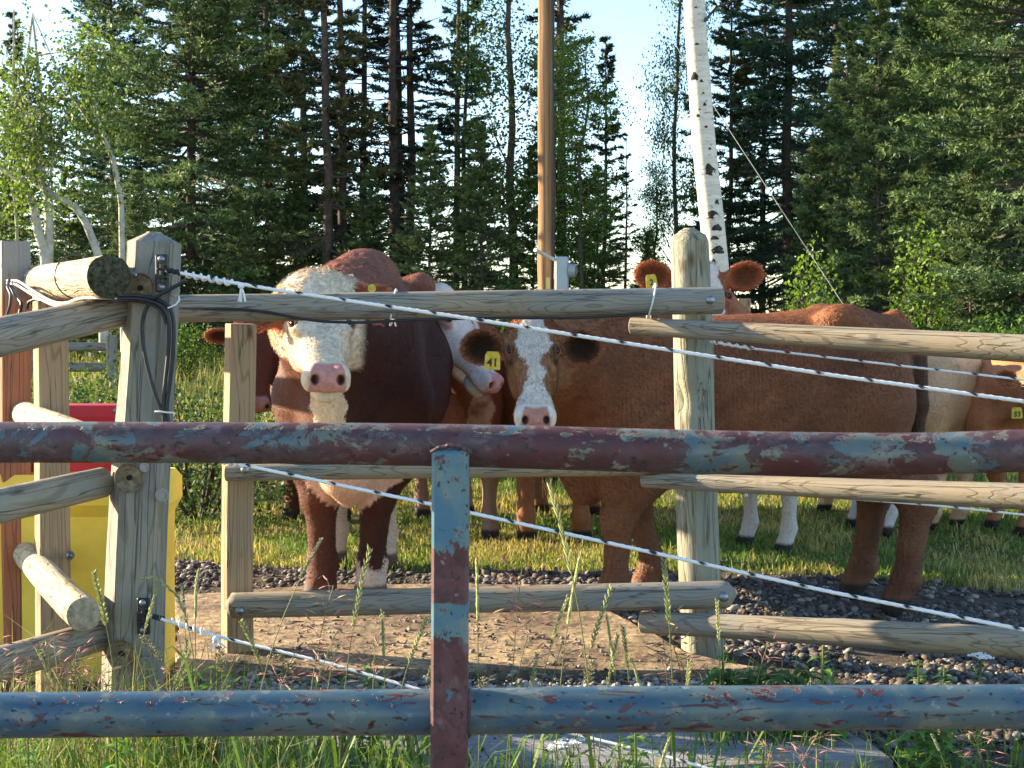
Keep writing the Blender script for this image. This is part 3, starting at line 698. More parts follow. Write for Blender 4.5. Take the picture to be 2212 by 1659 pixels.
def xform(p0, p1, roll=0.0):
    p0 = Vector(p0); x = (Vector(p1) - p0); L = x.length; x.normalize()
    up = Vector((0, 0, 1)) if abs(x.z) < .9 else Vector((0, -1, 0))
    y = up.cross(x).normalized(); z = x.cross(y)
    return Matrix.Translation(p0) @ Matrix((x, y, z)).transposed().to_4x4() @ Matrix.Rotation(roll, 4, 'X'), L
def log(name, parent, p0, p1, r0, r1, mat, endmat=None, seed=0, bump=.03, sag=0.0, rnd=(0, 0), flat=None, sq=None, label=None, nseg=40, notch=None, knots=2, roll=0.0):
    """round (or squared) timber, local X runs along the grain"""
    M, L = xform(p0, p1, roll); rng = np.random.default_rng(seed); n = 48
    t = np.linspace(0, 1, nseg); an = np.linspace(0, 2 * np.pi, n, endpoint=False)
    r = r0 + (r1 - r0) * t
    for e, k in ((0, rnd[0]), (1, rnd[1])):
        if k:
            d = (t if e == 0 else 1 - t) * L; r = r * np.clip(np.sqrt(np.clip(1 - (1 - np.clip(d / k, 0, 1)) ** 2, 0.02, 1)), .30, 1)
    A, T = np.meshgrid(an, t); Rr = np.repeat(r[:, None], n, 1)
    pts = np.stack([T * L * 2.0, np.cos(A) * 1.1, np.sin(A) * 1.1], -1).reshape(-1, 3)
    nz = (fbm(pts, 1.3, seed + 1, 3) - .5).reshape(nseg, n) + .5 * (vnoise(pts * np.array([1, 5, 5]), 1.2, seed + 7) - .5).reshape(nseg, n)
    Rr = Rr * (1 + bump * 2.2 * nz)
    for _ in range(knots):
        kt, ka = rng.random(), rng.random() * 6.28; dd = ((T - kt) * L / (r0 * 1.1)) ** 2 + (np.angle(np.exp(1j * (A - ka))) / .5) ** 2; Rr *= 1 + .05 * np.exp(-dd)
    if flat:   # flattened side: (angle, depth fraction)
        for fa, fd in flat:
            c = np.cos(A - fa); Rr = np.where(c * Rr > r[:, None] * fd, r[:, None] * fd / np.maximum(c, .2), Rr)
    if sq:
        m = np.maximum(np.abs(np.cos(A)), np.abs(np.sin(A))); Rr = np.minimum(r[:, None] / m, r[:, None] * 1.36) * (1 + bump * .25 * nz)
    if notch:
        for ntt, na, dep, wd in notch: Rr *= 1 - dep * np.exp(-((T - ntt) * L / wd) ** 2) * np.clip(np.cos(A - na) * 2.2 - .7, 0, 1)
    wob = (vnoise(np.stack([t * L * 1.2, t * 0, t * 0], 1), 1.0, seed + 3) - .5) * r0 * .35
    X = T * L; Y = np.cos(A) * Rr + wob[:, None]; Z = np.sin(A) * Rr - sag * (4 * T * (1 - T))
    V = np.stack([X, Y, Z], -1).reshape(-1, 3)
    i = np.arange(nseg - 1)[:, None] * n; j = np.arange(n)[None, :]; j2 = (j + 1) % n
    q = np.stack([i + j, i + j2, i + n + j2, i + n + j], -1).reshape(-1, 4)
    b = MB(); b.add(V, q)
    for e, (row, sgn) in enumerate(((0, -1), (nseg - 1, 1))):
        ring = V[row * n:(row + 1) * n]; c0 = ring.mean(0); rings = [ring, c0 + (ring - c0) * .93 + [sgn * .003, 0, 0], c0 + (ring - c0) * .5 + [sgn * .0035, 0, 0]]
        vv = np.vstack(rings + [c0[None] + [sgn * .002, 0, 0]]); a = np.arange(n); a2 = (a + 1) % n; fs = []
        for k in range(2):
            f = np.stack([k * n + a, k * n + a2, (k + 1) * n + a2, (k + 1) * n + a], 1); fs.append(f if sgn > 0 else f[:, ::-1])
        f3 = np.stack([2 * n + a, 2 * n + a2, np.full(n, 3 * n)], 1); f3 = f3 if sgn > 0 else f3[:, ::-1]
        b.add(vv, np.vstack(fs), None, 1); b.t.append(f3 + b.n - len(vv)); b.tm += [1] * n
    me = b.build(name, [mat, endmat or W_END], True)
    me.polygons.foreach_set('use_smooth', [not (flat or sq)] * len(me.polygons))
    # keep cut ends crisp
    return put(name, me, parent, M, label=label)
def bolt(parent, pos, nrm=(0, -1, 0), r=.016, hexh=False):
    M, _ = xform(pos, Vector(pos) + Vector(nrm)); b = MB()
    b.tube([(-.004, 0, 0), (.002, 0, 0)], r * 1.35 if hexh else r * 1.05, 20)
    if hexh: b.tube([(.002, 0, 0), (.011, 0, 0)], r * .85, 6)
    else:
        a = np.linspace(0, 1.45, 6); b.tube([(.002 + r * .55 * math.sin(x), 0, 0) for x in a], [r * math.cos(x) for x in a], 20)
    return put('bolt', b.build('bolt', M_STEEL, True), parent, M)
def tie(parent, c, ry, rz, ax, tilt=0.0, w=.0035, mat=None, name='cable_tie', tail=True):
    """nylon tie round a timber: loop in the plane normal to ax"""
    M, _ = xform(c, Vector(c) + Vector(ax)); b = MB()
    pts = [(tilt * math.sin(a), math.cos(a) * ry, math.sin(a) * rz) for a in np.linspace(0, 2 * math.pi, 25)]
    b.tube(pts, w, 6, caps=False)
    if tail: b.box((0, ry * .75, -rz * .72), (.012, .012, .01)); b.tube([(0, ry * .75, -rz * .72), (.004, ry * .95, -rz * 1.05)], w * .8, 5)
    return put(name, b.build(name, mat or M_TIE, True), parent, M)

# ------------------------------------------------------------------ ground
def build_ground():
    xs = np.concatenate([np.linspace(-60, -12, 24), np.linspace(-11.5, 11.5, 140), np.linspace(12, 60, 24)])
    ys = np.concatenate([np.linspace(-12, 1.5, 14), np.linspace(1.6, 12, 130), np.linspace(12.3, 30, 60), np.linspace(31, 140, 28)])
    X, Y = np.meshgrid(xs, ys); p = np.stack([X.ravel(), Y.ravel(), 0 * X.ravel()], 1)
    z = gz(p[:, 0], p[:, 1]) + .015 * (fbm(p, 3, 3) - .5) + np.where((p[:, 1] < 9), .01, .03) * (fbm(p, 1.2, 4) - .5)
    z = z - .02 * sstep(60, 140, p[:, 1]) * 40
    V = np.stack([p[:, 0], p[:, 1], z], 1)
    nx = len(xs); i = np.arange(len(ys) - 1)[:, None] * nx; j = np.arange(nx - 1)[None, :]
    q = np.stack([i + j, i + j + 1, i + nx + j + 1, i + nx + j], -1).reshape(-1, 4)
    m, nt, b = newmat('ground soil', .95, .1); k = N(nt); c0 = k.coord()
    n1 = k.noise(c0, 1.1, 6, .62, .3); n2 = k.noise(c0, 14, 6, .7); n3 = k.noise(c0, .35, 3, .5)
    soil = k.ramp(n2, [(.3, (.06, .048, .036)), (.7, (.14, .115, .088))])
    turf = k.ramp(n2, [(.3, (.06, .075, .022)), (.55, (.12, .13, .045)), (.75, (.24, .20, .09))])
    turf = k.mix(k.ramp(n1, [(.45, (0,) * 3), (.65, (.8,) * 3)]), turf, (.19, .14, .075))
    sp = k.n('ShaderNodeSeparateXYZ'); k.l(c0, sp.inputs[0])
    edge = k.math('ADD', sp.outputs[1], k.math('MULTIPLY', k.math('SUBTRACT', n1, .5), 1.6))
    edge = k.math('ADD', edge, k.math('MULTIPLY', sp.outputs[0], .18))
    f = k.ramp(k.math('MULTIPLY', edge, .1), [(.705, (0,) * 3), (.745, (1,) * 3)])
    k.l(k.mix(f, soil, turf), b.inputs['Base Color']); k.bump(n2, b, 1.0, .03)
    me = mesh('ground', V, q, m, None, True); put('ground', me, kind='structure')
build_ground()
def edge_y(x): return 7.15 - .18 * np.asarray(x)
def pebbles(name, n, reg, size, seed, mat, embed=.25, cols=None, zf=None, label=None):
    rng = np.random.default_rng(seed); xy = reg(rng, n); n = len(xy)
    t = (1 + 5 ** .5) / 2
    ico = np.array([(-1, t, 0), (1, t, 0), (-1, -t, 0), (1, -t, 0), (0, -1, t), (0, 1, t), (0, -1, -t), (0, 1, -t), (t, 0, -1), (t, 0, 1), (-t, 0, -1), (-t, 0, 1)]) / 1.9
    fc = np.array([(0, 11, 5), (0, 5, 1), (0, 1, 7), (0, 7, 10), (0, 10, 11), (1, 5, 9), (5, 11, 4), (11, 10, 2), (10, 7, 6), (7, 1, 8), (3, 9, 4), (3, 4, 2), (3, 2, 6), (3, 6, 8), (3, 8, 9), (4, 9, 5), (2, 4, 11), (6, 2, 10), (8, 6, 7), (9, 8, 1)])
    sz = size[0] + (size[1] - size[0]) * rng.random(n) ** 4
    V = ico[None] * (1 + rng.normal(0, .13, (n, 12, 1))); V = V * (np.stack([1 + .35 * rng.random(n), .75 + .4 * rng.random(n), .45 + .3 * rng.random(n)], 1)[:, None, :]) * (sz / 2)[:, None, None]
    a = rng.random(n) * 6.28; c, s = np.cos(a)[:, None], np.sin(a)[:, None]; X = V[..., 0] * c - V[..., 1] * s; Y = V[..., 0] * s + V[..., 1] * c
    z = (gz(xy[:, 0], xy[:, 1]) if zf is None else zf(xy[:, 0], xy[:, 1]))
    Z = V[..., 2] + V[..., 0] * rng.normal(0, .3, (n, 1)) + (z + sz * (.5 - embed) * .6)[:, None]
    V = np.stack([X + xy[:, 0, None], Y + xy[:, 1, None], Z], -1).reshape(-1, 3)
    f = (fc[None] + (np.arange(n) * 12)[:, None, None]).reshape(-1, 3)
    cols = cols or [(.08, .073, .066), (.11, .10, .087), (.17, .155, .135), (.11, .085, .062), (.27, .245, .21), (.07, .064, .06), (.12, .10, .08)]
    C = np.array(cols)[rng.choice(len(cols), n, p=None)] * (.75 + .5 * rng.random(n))[:, None]
    put(name, mesh(name, V, f, mat, np.repeat(C, 12, 0), True), kind='stuff', label=label)
M_STONE = attr_mat('stone', .85, .25, nscale=90, namt=.25)
def reg_gravel(rng, n):
    y = 4.0 + 4.6 * rng.random(n * 2) ** 1.1; x = (rng.random(n * 2) * 2 - 1) * (.40 * y + .7)
    p = np.stack([x, y, 0 * x], 1); k = (y < edge_y(x) + .5 * (fbm(p, 1.5, 8) - .5) + .12 * rng.normal(size=2 * n))
    # not under the mats
    k &= fbm(p, 2.3, 19) + .35 * rng.random(2 * n) > .58; k &= ~((y > 4.95) & (y < 5.9) & (x > -1.30) & (x < .30 - (y - 5.95) * .95)); k &= ~((y < 4.72) & (x > -.9) & (x < 1.02 - (4.72 - y) * -.0))
    return np.stack([x, y], 1)[k][:n]
pebbles('gravel', 72000, reg_gravel, (.009, .046), 5, M_STONE, label='grey gravel strip under the fence')

# ------------------------------------------------------------------ timber mats on the ground
def mat_slab(name, poly, z0, z1, mat, label, edge=None):
    import bmesh
    rj = np.random.default_rng(3); pp = []
    for (xa, ya), (xb, yb_) in zip(poly, poly[1:] + poly[:1]):
        m = max(2, int(math.hypot(xb - xa, yb_ - ya) / .05)); jt = .008 * np.cumsum(rj.normal(0, .6, m)); jt -= np.linspace(0, jt[-1], m); nx_, ny_ = (yb_ - ya), -(xb - xa); l_ = math.hypot(nx_, ny_)
        pp += [(xa + (xb - xa) * i / m + nx_ / l_ * jt[i], ya + (yb_ - ya) * i / m + ny_ / l_ * jt[i]) for i in range(m)]
    poly = pp
    bm = bmesh.new(); lo = [bm.verts.new((x, y, z0)) for x, y in poly]; hi = [bm.verts.new((x, y, z1)) for x, y in poly]
    bm.faces.new(hi); n = len(poly)
    for i in range(n): bm.faces.new((lo[i], lo[(i + 1) % n], hi[(i + 1) % n], hi[i]))
    bmesh.ops.recalc_face_normals(bm, faces=bm.faces); bmesh.ops.bevel(bm, geom=[e for e in bm.edges if abs(e.verts[0].co.z - z1) < 1e-5 and abs(e.verts[1].co.z - z1) < 1e-5], offset=.006, segments=2, affect='EDGES')
    me = bpy.data.meshes.new(name); bm.to_mesh(me); bm.free(); me.materials.append(mat)
    return me
def board_mat(name, a, b_, c_, scale=(1.2, 14, 10), bumpd=.006, sawdust=False):
    m, nt, b = newmat(name, .85, .25); k = N(nt); v = k.coord('Object', scale)
    g = k.noise(v, 2.2, 6, .62, .5); sp = k.noise(k.coord('Object'), 30, 6, .7); big = k.noise(k.coord('Object'), 1.6, 4, .6)
    col = k.ramp(g, [(.28, a), (.5, b_), (.72, c_)])
    if sawdust:
        col = k.mix(k.ramp(big, [(.42, (0,) * 3), (.62, (.9,) * 3)]), col, (.13, .095, .065))
        col = k.mix(k.ramp(sp, [(.50, (0,) * 3), (.62, (.8,) * 3)]), col, (.10, .07, .045))
        col = k.mix(k.ramp(k.noise(k.coord('Object'), 60, 3, .6), [(.62, (0,) * 3), (.70, (.8,) * 3)]), col, (.55, .42, .28))
    else: col = k.mix(k.ramp(sp, [(.56, (0,) * 3), (.7, (.5,) * 3)]), col, a)
    k.l(col, b.inputs['Base Color']); k.bump(k.math('ADD', k.math('ADD', g, k.math('MULTIPLY', sp, .5)), k.math('MULTIPLY', k.noise(k.coord('Object'), 7, 3, .5), 3.0 if sawdust else 0.0)), b, .9, bumpd * (1.8 if sawdust else 1))
    return m
MB1 = board_mat('sawdust covered timber', (.17, .125, .075), (.37, .28, .165), (.48, .38, .24), (3, 9, 9), sawdust=True)
MB2 = board_mat('weathered timber slab', (.12, .115, .12), (.23, .23, .24), (.33, .33, .35), (1.5, 30, 10))
ZM = .055
a = [G(375, 1285, ZM), G(700, 1262, ZM), G(1215, 1262, ZM), G(1480, 1408, ZM), G(1655, 1445, ZM), G(380, 1452, ZM)]
put('timber_mat', mat_slab('timber_mat', [(p.x, p.y) for p in a][::-1], -.03, ZM, MB1, ''), label='brown sawdust covered timber mat in front of the bull, beyond the lowest rail', cat='ground mat', kind=None)
a = [G(440, 1482, ZM), G(1640, 1474, ZM), G(1858, 1590, ZM), G(1935, 1638, ZM), G(400, 1700, ZM)]
put('timber_slab', mat_slab('timber_slab', [(p.x, p.y) for p in a][::-1], -.05, ZM, MB2, ''), label='grey weathered timber slab nearest the camera, showing under the lower gate pipe', cat='ground mat')
a = [G(1100, 1662, ZM - .02), G(1940, 1641, ZM - .02), G(1990, 1672, ZM - .02), G(1100, 1695, ZM - .02)]
def reg_m(rng, n):
    x = -1.05 + 2.1 * rng.random(n); y = 4.74 + .2 * rng.normal(0, .42, n); return np.stack([x, y], 1)
pebbles('mat_stones', 2300, reg_m, (.008, .036), 7, M_STONE, .1, cols=[(.30, .28, .25), (.2, .19, .18), (.38, .35, .31), (.12, .11, .10)], zf=lambda x, y: x * 0 + .05, label='loose stones in the gap between the two mats')
def reg_m2(rng, n):
    x = -1.1 + 1.7 * rng.random(n); y = 4.0 + 1.9 * rng.random(n); k = x < 1.0 - (y > 4.9) * (y - 4.9) * 1.0 - .2; return np.stack([x, y], 1)[k]
pebbles('mat_litter', 2200, reg_m2, (.004, .022), 8, M_STONE, .1, cols=[(.10, .08, .06), (.30, .25, .2), (.2, .17, .14)], zf=lambda x, y: x * 0 + ZM, label='small chips and crumbs lying on the mats')

# ------------------------------------------------------------------ cattle
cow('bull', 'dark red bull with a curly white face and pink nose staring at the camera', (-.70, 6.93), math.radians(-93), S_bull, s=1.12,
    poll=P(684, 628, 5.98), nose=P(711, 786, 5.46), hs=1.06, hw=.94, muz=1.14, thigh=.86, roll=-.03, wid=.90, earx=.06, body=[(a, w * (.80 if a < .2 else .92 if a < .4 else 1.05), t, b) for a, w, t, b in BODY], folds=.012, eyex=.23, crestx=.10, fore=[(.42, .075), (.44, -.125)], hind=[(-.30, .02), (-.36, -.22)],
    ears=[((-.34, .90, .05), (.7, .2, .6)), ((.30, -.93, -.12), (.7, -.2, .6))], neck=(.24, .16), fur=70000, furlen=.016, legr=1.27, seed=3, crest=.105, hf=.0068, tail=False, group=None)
r41, i41 = cow('cow', 'red brown cow with white blaze and ear tag 41, side on behind the round post', (.92, 6.30), math.radians(180), S_41, s=1.0,
    poll=P(1150, 706, 5.80), nose=P(1157, 858, 5.46), hs=.98, hw=.93, muz=1.22, earx=.065, earw=1.30, folds=.014, tailr=1.7, legr=1.27, fore=[(.47, .17), (.27, -.19)], hind=[(-.80, .16), (-.70, -.19)],
    ears=[((-.0, .98, -.16), (.9, .2, .35)), ((-.0, -.98, -.16), (.9, -.2, .35))], fur=120000, furlen=.016, seed=5, neckfrom=(.46, 0, 1.02), switchcol=(.30, .12, .05), tailtip=.62, neck=(.22, .13))
# ------------------------------------------------------------------ other cattle
ear_tag(r41, P(1064, 779, 5.47), .062, .070, '41', (.05, -1, .05), -.05)
HF = [(.45, .16), (.40, -.16)]
cow('cow', 'white faced red cow seen in profile behind the bull', (-.33, 8.60), math.radians(-78), S_white, s=.93, poll=P(950, 640, 7.72), nose=P(1088, 808, 7.50), hs=1.27, hw=1.0,
    fore=[(.45, .12), (.38, -.12)], fur=12000, seed=8, h=.022, hf=.010, neck=(.22, .14), wid=.9, tail=False, roll=-.12)
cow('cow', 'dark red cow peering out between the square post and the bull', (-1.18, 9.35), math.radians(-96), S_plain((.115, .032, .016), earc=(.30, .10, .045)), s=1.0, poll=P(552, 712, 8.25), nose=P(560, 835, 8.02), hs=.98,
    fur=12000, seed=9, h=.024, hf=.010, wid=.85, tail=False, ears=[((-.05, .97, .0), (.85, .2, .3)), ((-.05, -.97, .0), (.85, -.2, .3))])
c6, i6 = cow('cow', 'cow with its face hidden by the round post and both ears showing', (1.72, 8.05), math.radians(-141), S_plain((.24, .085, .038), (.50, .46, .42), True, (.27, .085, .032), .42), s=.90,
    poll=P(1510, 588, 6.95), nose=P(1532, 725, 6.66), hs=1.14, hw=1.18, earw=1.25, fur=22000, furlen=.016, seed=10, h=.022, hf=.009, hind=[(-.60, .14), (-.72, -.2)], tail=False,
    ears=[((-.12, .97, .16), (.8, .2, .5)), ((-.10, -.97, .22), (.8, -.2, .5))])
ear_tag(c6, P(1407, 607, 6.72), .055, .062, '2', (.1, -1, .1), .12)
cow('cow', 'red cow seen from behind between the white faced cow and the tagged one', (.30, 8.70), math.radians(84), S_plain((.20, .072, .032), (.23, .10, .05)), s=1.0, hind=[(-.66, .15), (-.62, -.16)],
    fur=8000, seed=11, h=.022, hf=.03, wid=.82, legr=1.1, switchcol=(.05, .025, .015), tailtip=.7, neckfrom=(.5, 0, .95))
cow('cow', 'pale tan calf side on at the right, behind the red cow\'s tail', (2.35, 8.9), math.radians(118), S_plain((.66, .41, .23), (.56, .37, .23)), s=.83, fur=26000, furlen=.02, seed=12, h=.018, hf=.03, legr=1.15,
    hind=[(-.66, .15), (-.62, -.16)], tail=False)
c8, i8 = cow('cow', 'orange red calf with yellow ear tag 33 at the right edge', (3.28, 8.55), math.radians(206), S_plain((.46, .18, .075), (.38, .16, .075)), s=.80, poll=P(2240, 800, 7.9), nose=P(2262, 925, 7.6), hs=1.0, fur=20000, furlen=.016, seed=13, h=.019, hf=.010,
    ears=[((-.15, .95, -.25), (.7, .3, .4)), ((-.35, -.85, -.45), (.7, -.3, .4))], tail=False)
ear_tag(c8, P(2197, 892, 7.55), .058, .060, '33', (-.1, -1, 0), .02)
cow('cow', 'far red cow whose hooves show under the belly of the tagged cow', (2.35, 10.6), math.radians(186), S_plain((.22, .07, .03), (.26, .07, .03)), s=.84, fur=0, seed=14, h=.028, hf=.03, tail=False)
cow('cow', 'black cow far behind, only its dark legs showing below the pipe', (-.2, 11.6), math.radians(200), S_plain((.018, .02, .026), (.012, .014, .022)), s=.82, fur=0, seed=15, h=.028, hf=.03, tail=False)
# yellow button tag in the bull's raised ear
bull = bpy.data.objects['bull']
ear_tag(bull, P(803, 623, 5.86), .034, .034, '', (.1, -1, .15), 0, True)

# ------------------------------------------------------------------ timber fence
fence = thing('corral_fence', (-.2, 5.15, 0), 'weathered timber corral fence with round rails in front of the cattle', 'fence')
def prt(*a, **k): return log(*a, **k)
cp = log('corner_post', fence, P(326, 503, 4.2), (-1.155, 4.2, -.1), .083, .101, W_POST, seed=3, bump=.05, flat=[(1.35, .84), (2.62, .80), (0, .86), (-1.6, .86)], rnd=(.03, 0), nseg=60, label='thick leaning corner post')
mp = log('round_post', fence, P(1487, 494, 5.32), (.728, 5.32, -.1), .0715, .080, W_MID, seed=12, bump=.055, rnd=(.05, 0), nseg=70, notch=[(.365, -math.pi / 2 + 3.4, .30, .05), (.44, -math.pi / 2 + 3.4, .12, .08)], label='greenish round post with a gnawed notch')
sp = log('square_post', fence, P(518, 701, 5.30), (-1.04, 5.30, -.08), .050, .052, W_SQ, seed=7, bump=.008, sq=True, nseg=24, roll=-.42, label='sawn square post')
P5 = 5.15
t1 = log('rail', fence, P(322, 668, 4.85), P(1557, 649, P5), .047, .0485, W_RAIL, seed=21, bump=.022, flat=[(0, .93)], nseg=90, label='topmost rail with a black cable tied along it')
t2 = log('rail', fence, P(489, 1022, P5 + .03), P(1440, 1000, P5), .029, .045, W_RAIL2, seed=22, bump=.02, nseg=70)
t3 = log('rail', fence, P(488, 1309, P5), P(1587, 1283, P5 - .05), .046, .050, W_RAIL, seed=23, bump=.025, rnd=(.015, .035), nseg=90)
r1 = log('rail', fence, P(1367, 703, P5 + .03), P(2330, 757, 4.45), .034, .049, W_RAIL2, seed=24, bump=.02, flat=[(math.pi / 2, .85), (0, .95)], nseg=80)
r2 = log('rail', fence, P(1391, 1036, P5 + .03), P(2330, 1076, 4.45), .029, .047, W_RAIL2, seed=25, bump=.02, flat=[(math.pi / 2, .85)], nseg=80)
r3 = log('rail', fence, P(1389, 1343, P5 - .02), P(2330, 1396, 4.45), .040, .053, W_RAIL2, seed=26, bump=.02, nseg=80)
def fb(par, u, v, y, **k): bolt(par, P(u, v, y), **k)
fb(t1, 1534, 648, P5 - .052, r=.017); fb(r1, 1497, 706, P5 - .02, r=.022); fb(r2, 1513, 1031, P5 - .015, r=.020); fb(t2, 530, 1015, P5 - .01, r=.016)
fb(t3, 518, 1320, P5 - .048, r=.016); fb(t3, 1563, 1290, P5 - .10, r=.018); fb(r3, 1600 - 18, 1334, P5 - .06, r=.015)
for u, v, r in ((350, 1069, .017), (314, 1433, .018), (377, 628, .014), (312, 1009, .012)): bolt(cp, P(u, v, 4.098 if u < 340 else (4.112 if u < 370 else 4.15)), (.12, -1, 0), r * .85, True)
def bore(u, v, y, r=.042):
    """shallow counterbored hole with a dark bolt head in it"""
    M, _ = xform(P(u, v, y), P(u, v, y) + Vector((-.05, -1, 0))); b = MB()
    b.tube([(.004, 0, 0), (.0065, 0, 0)], [r, r * .97], 26, caps=False); b.tube([(.0065, 0, 0), (-.004, 0, 0)], [r * .97, r * .78], 26, caps=False)
    b.tube([(-.006, 0, 0), (-.003, 0, 0)], r * .79, 26)
    o = put('bored_hole', b.build('bored_hole', W_ENDBROWN, True), cp, M)
    e = MB(); e.tube([(-.004, 0, 0), (.003, 0, 0)], .0085, 8); put('bolt_head', e.build('bolt_head', M_BLACKRUST), cp, M)
W_ENDBROWN = flat_mat('bored wood', (.20, .155, .095), .9, .15, vary=.5, scale=60, bump=.7); M_BLACKRUST = flat_mat('rusty bolt head', (.02, .015, .012), .8, .2)
bore(303, 622, 4.116, .044); bore(279, 1032, 4.106, .043); bore(262, 1412, 4.10, .042)
bolt(cp, P(292, 594, 4.113), (-.05, -1, 0), .008)
# insulators on the corner post
M_WHITE = attr_mat('white braided rope', .7, .2)
def insulator(u, v, y, s=1.0):
    c = P(u, v, y); b = MB(); b.box(c, (.035 * s, .008, .098 * s), bev=.004)
    for dz in (-.012, .012): b.box(c + Vector((.006, -.014, dz)), (.030, .030, .007), bev=.002)
    b.tube([c + Vector((.004, -.018, -.026)), c + Vector((.004, -.018, .026))], .006, 10)
    b.box(c + Vector((.004, -.010, .024)), (.024, .018, .006)); b.box(c + Vector((.004, -.010, -.024)), (.024, .018, .006))
    o = b.put('insulator', M_BLACK, cp); 
    for dz in (-.040, .040): bolt(o, c + Vector((0, -.006, dz)), (0, -1, 0), .0095)
insulator(350, 590, 4.100, 1.1); insulator(310, 1331, 4.09, 1.1)

def strand_rope(name, pts, r, label, cat='rope', group='white electric fence ropes', dark=.05, smooth=True, seed=0, knot=None, tail=None):
    """braided rope: resampled path, twisted lobes, dark tracer flecks"""
    pts = np.array([tuple(p) for p in pts]); d = np.concatenate([[0], np.cumsum(np.linalg.norm(np.diff(pts, axis=0), axis=1))]); L = d[-1]; n = int(L / .0075)
    s = np.linspace(0, L, n); q = np.stack([np.interp(s, d, pts[:, i]) for i in range(3)], 1)
    if smooth:
        for _ in range(12): q[1:-1] = (q[:-2] + q[2:] + q[1:-1] * 2) / 4
    b = MB(); k = 10; an = np.linspace(0, 2 * np.pi, k, endpoint=False)
    A = an[None] - (s / .011)[:, None]
    R = r * (1 + .12 * np.cos(3 * A) + .06 * np.cos(4 * (an[None] + (s / .009)[:, None])))
    T = np.gradient(q, axis=0); T /= np.linalg.norm(T, axis=1)[:, None]; up = np.array([0, 0, 1.]); B = np.cross(T, up); B /= np.linalg.norm(B, axis=1)[:, None]; Nn = np.cross(B, T)
    V = q[:, None] + (np.cos(an)[None] * R)[..., None] * Nn[:, None] + (np.sin(an)[None] * R)[..., None] * B[:, None]
    fl = (np.sin(s / .0105)[:, None] * 1.0 + np.cos(an[None] * 1 - (s / .021)[:, None]) * 1.0)
    C = np.where((fl > 1.45)[..., None], np.array([.03, .03, .035]), np.array([.84, .84, .81]) * (1 - .12 * (np.cos(3 * A) < -.3))[..., None])
    i = np.arange(n - 1)[:, None] * k; j = np.arange(k)[None]; j2 = (j + 1) % k
    b.add(V.reshape(-1, 3), np.stack([i + j, i + j2, i + k + j2, i + k + j], -1).reshape(-1, 4), C.reshape(-1, 3))
    return b
def finish_rope(b, label, group='white electric fence ropes'):
    return b.put('electric_rope', M_WHITE, None, smooth=True, label=label, cat='rope', group=group)
def line(uv, y0, y1):
    u0, u1 = uv[0][0], uv[-1][0]; return [P(u, v, y0 + (y1 - y0) * (u - u0) / (u1 - u0)) for u, v in uv]
def coil(b, p0, p1, turns, r, rr, col=(.72, .72, .70)):
    p0, p1 = np.array(tuple(p0)), np.array(tuple(p1)); n = turns * 14; t = np.linspace(0, 1, n); ax = (p1 - p0); L = np.linalg.norm(ax); ax /= L
    y = np.cross(ax, [0, 1, 0]); y /= np.linalg.norm(y); z = np.cross(ax, y); a = t * turns * 6.28
    b.tube(p0 + (p1 - p0) * t[:, None] + rr * (np.cos(a)[:, None] * y + np.sin(a)[:, None] * z), r, 7, col=col)
def frays(b, p, n=4, L=.028, seed=1):
    rng = np.random.default_rng(seed)
    for i in range(n):
        d = Vector((rng.normal(.15, .3), rng.normal(0, .2), -1)).normalized(); b.tube([p, p + d * L * .5 + Vector((rng.normal(0, .003), 0, 0)), p + d * L], [.0028, .003, .0022], 5, col=(.75, .76, .76))
    b.sphere(p, (.010, .009, .008), 8, 6, col=(.74, .74, .72))
b = strand_rope('r', line([(352, 583), (380, 588), (470, 605), (600, 627), (1000, 686), (1400, 749), (1800, 811), (2260, 874)], 4.09, 3.62), .0052, '')
coil(b, P(400, 592, 4.085), P(500, 611, 4.05), 6, .0042, .0075); coil(b, P(362, 583, 4.08), P(392, 590, 4.08), 3, .006, .003, (.03, .03, .035)); frays(b, P(521, 618, 4.04), 5, .045)
finish_rope(b, 'top white rope from the upper insulator, crossing in front of the topmost rail')
b = strand_rope('r', line([(345, 975), (520, 1003), (935, 1090), (1370, 1185), (1800, 1280), (2260, 1370)], 4.12, 3.45), .0050, '')
coil(b, P(480, 995, 4.06), P(530, 1005, 4.05), 4, .004, .007)
finish_rope(b, 'middle white rope sloping down from the gate pipe to the lowest right rail')
b = strand_rope('r', line([(318, 1329), (345, 1336), (470, 1375), (700, 1430), (890, 1485), (1060, 1535), (1240, 1586), (1430, 1632), (1600, 1680)], 4.07, 3.5), .0045, '')
coil(b, P(372, 1342, 4.05), P(450, 1368, 4.0), 5, .004, .0072); frays(b, P(466, 1380, 3.98), 4, .04, 3); coil(b, P(330, 1331, 4.06), P(352, 1337, 4.06), 3, .006, .003, (.03, .03, .035))
finish_rope(b, 'lowest white rope running from the lower insulator down behind the bottom gate pipe')
b = strand_rope('r', line([(1535, 738), (1600, 750), (1660, 757), (1900, 785), (2260, 826)], 5.25, 5.0), .0042, '')
coil(b, P(1540, 739, 5.25), P(1625, 753, 5.24), 5, .0035, .006); finish_rope(b, 'thin white rope behind the upper right rail, starting at the round post')
b = strand_rope('r', line([(1575, 1058), (2000, 1090), (2260, 1117)], 5.25, 5.0), .0040, ''); frays(b, P(1612, 1062, 5.2), 2, .02)
finish_rope(b, 'thin white rope just below the middle right rail')

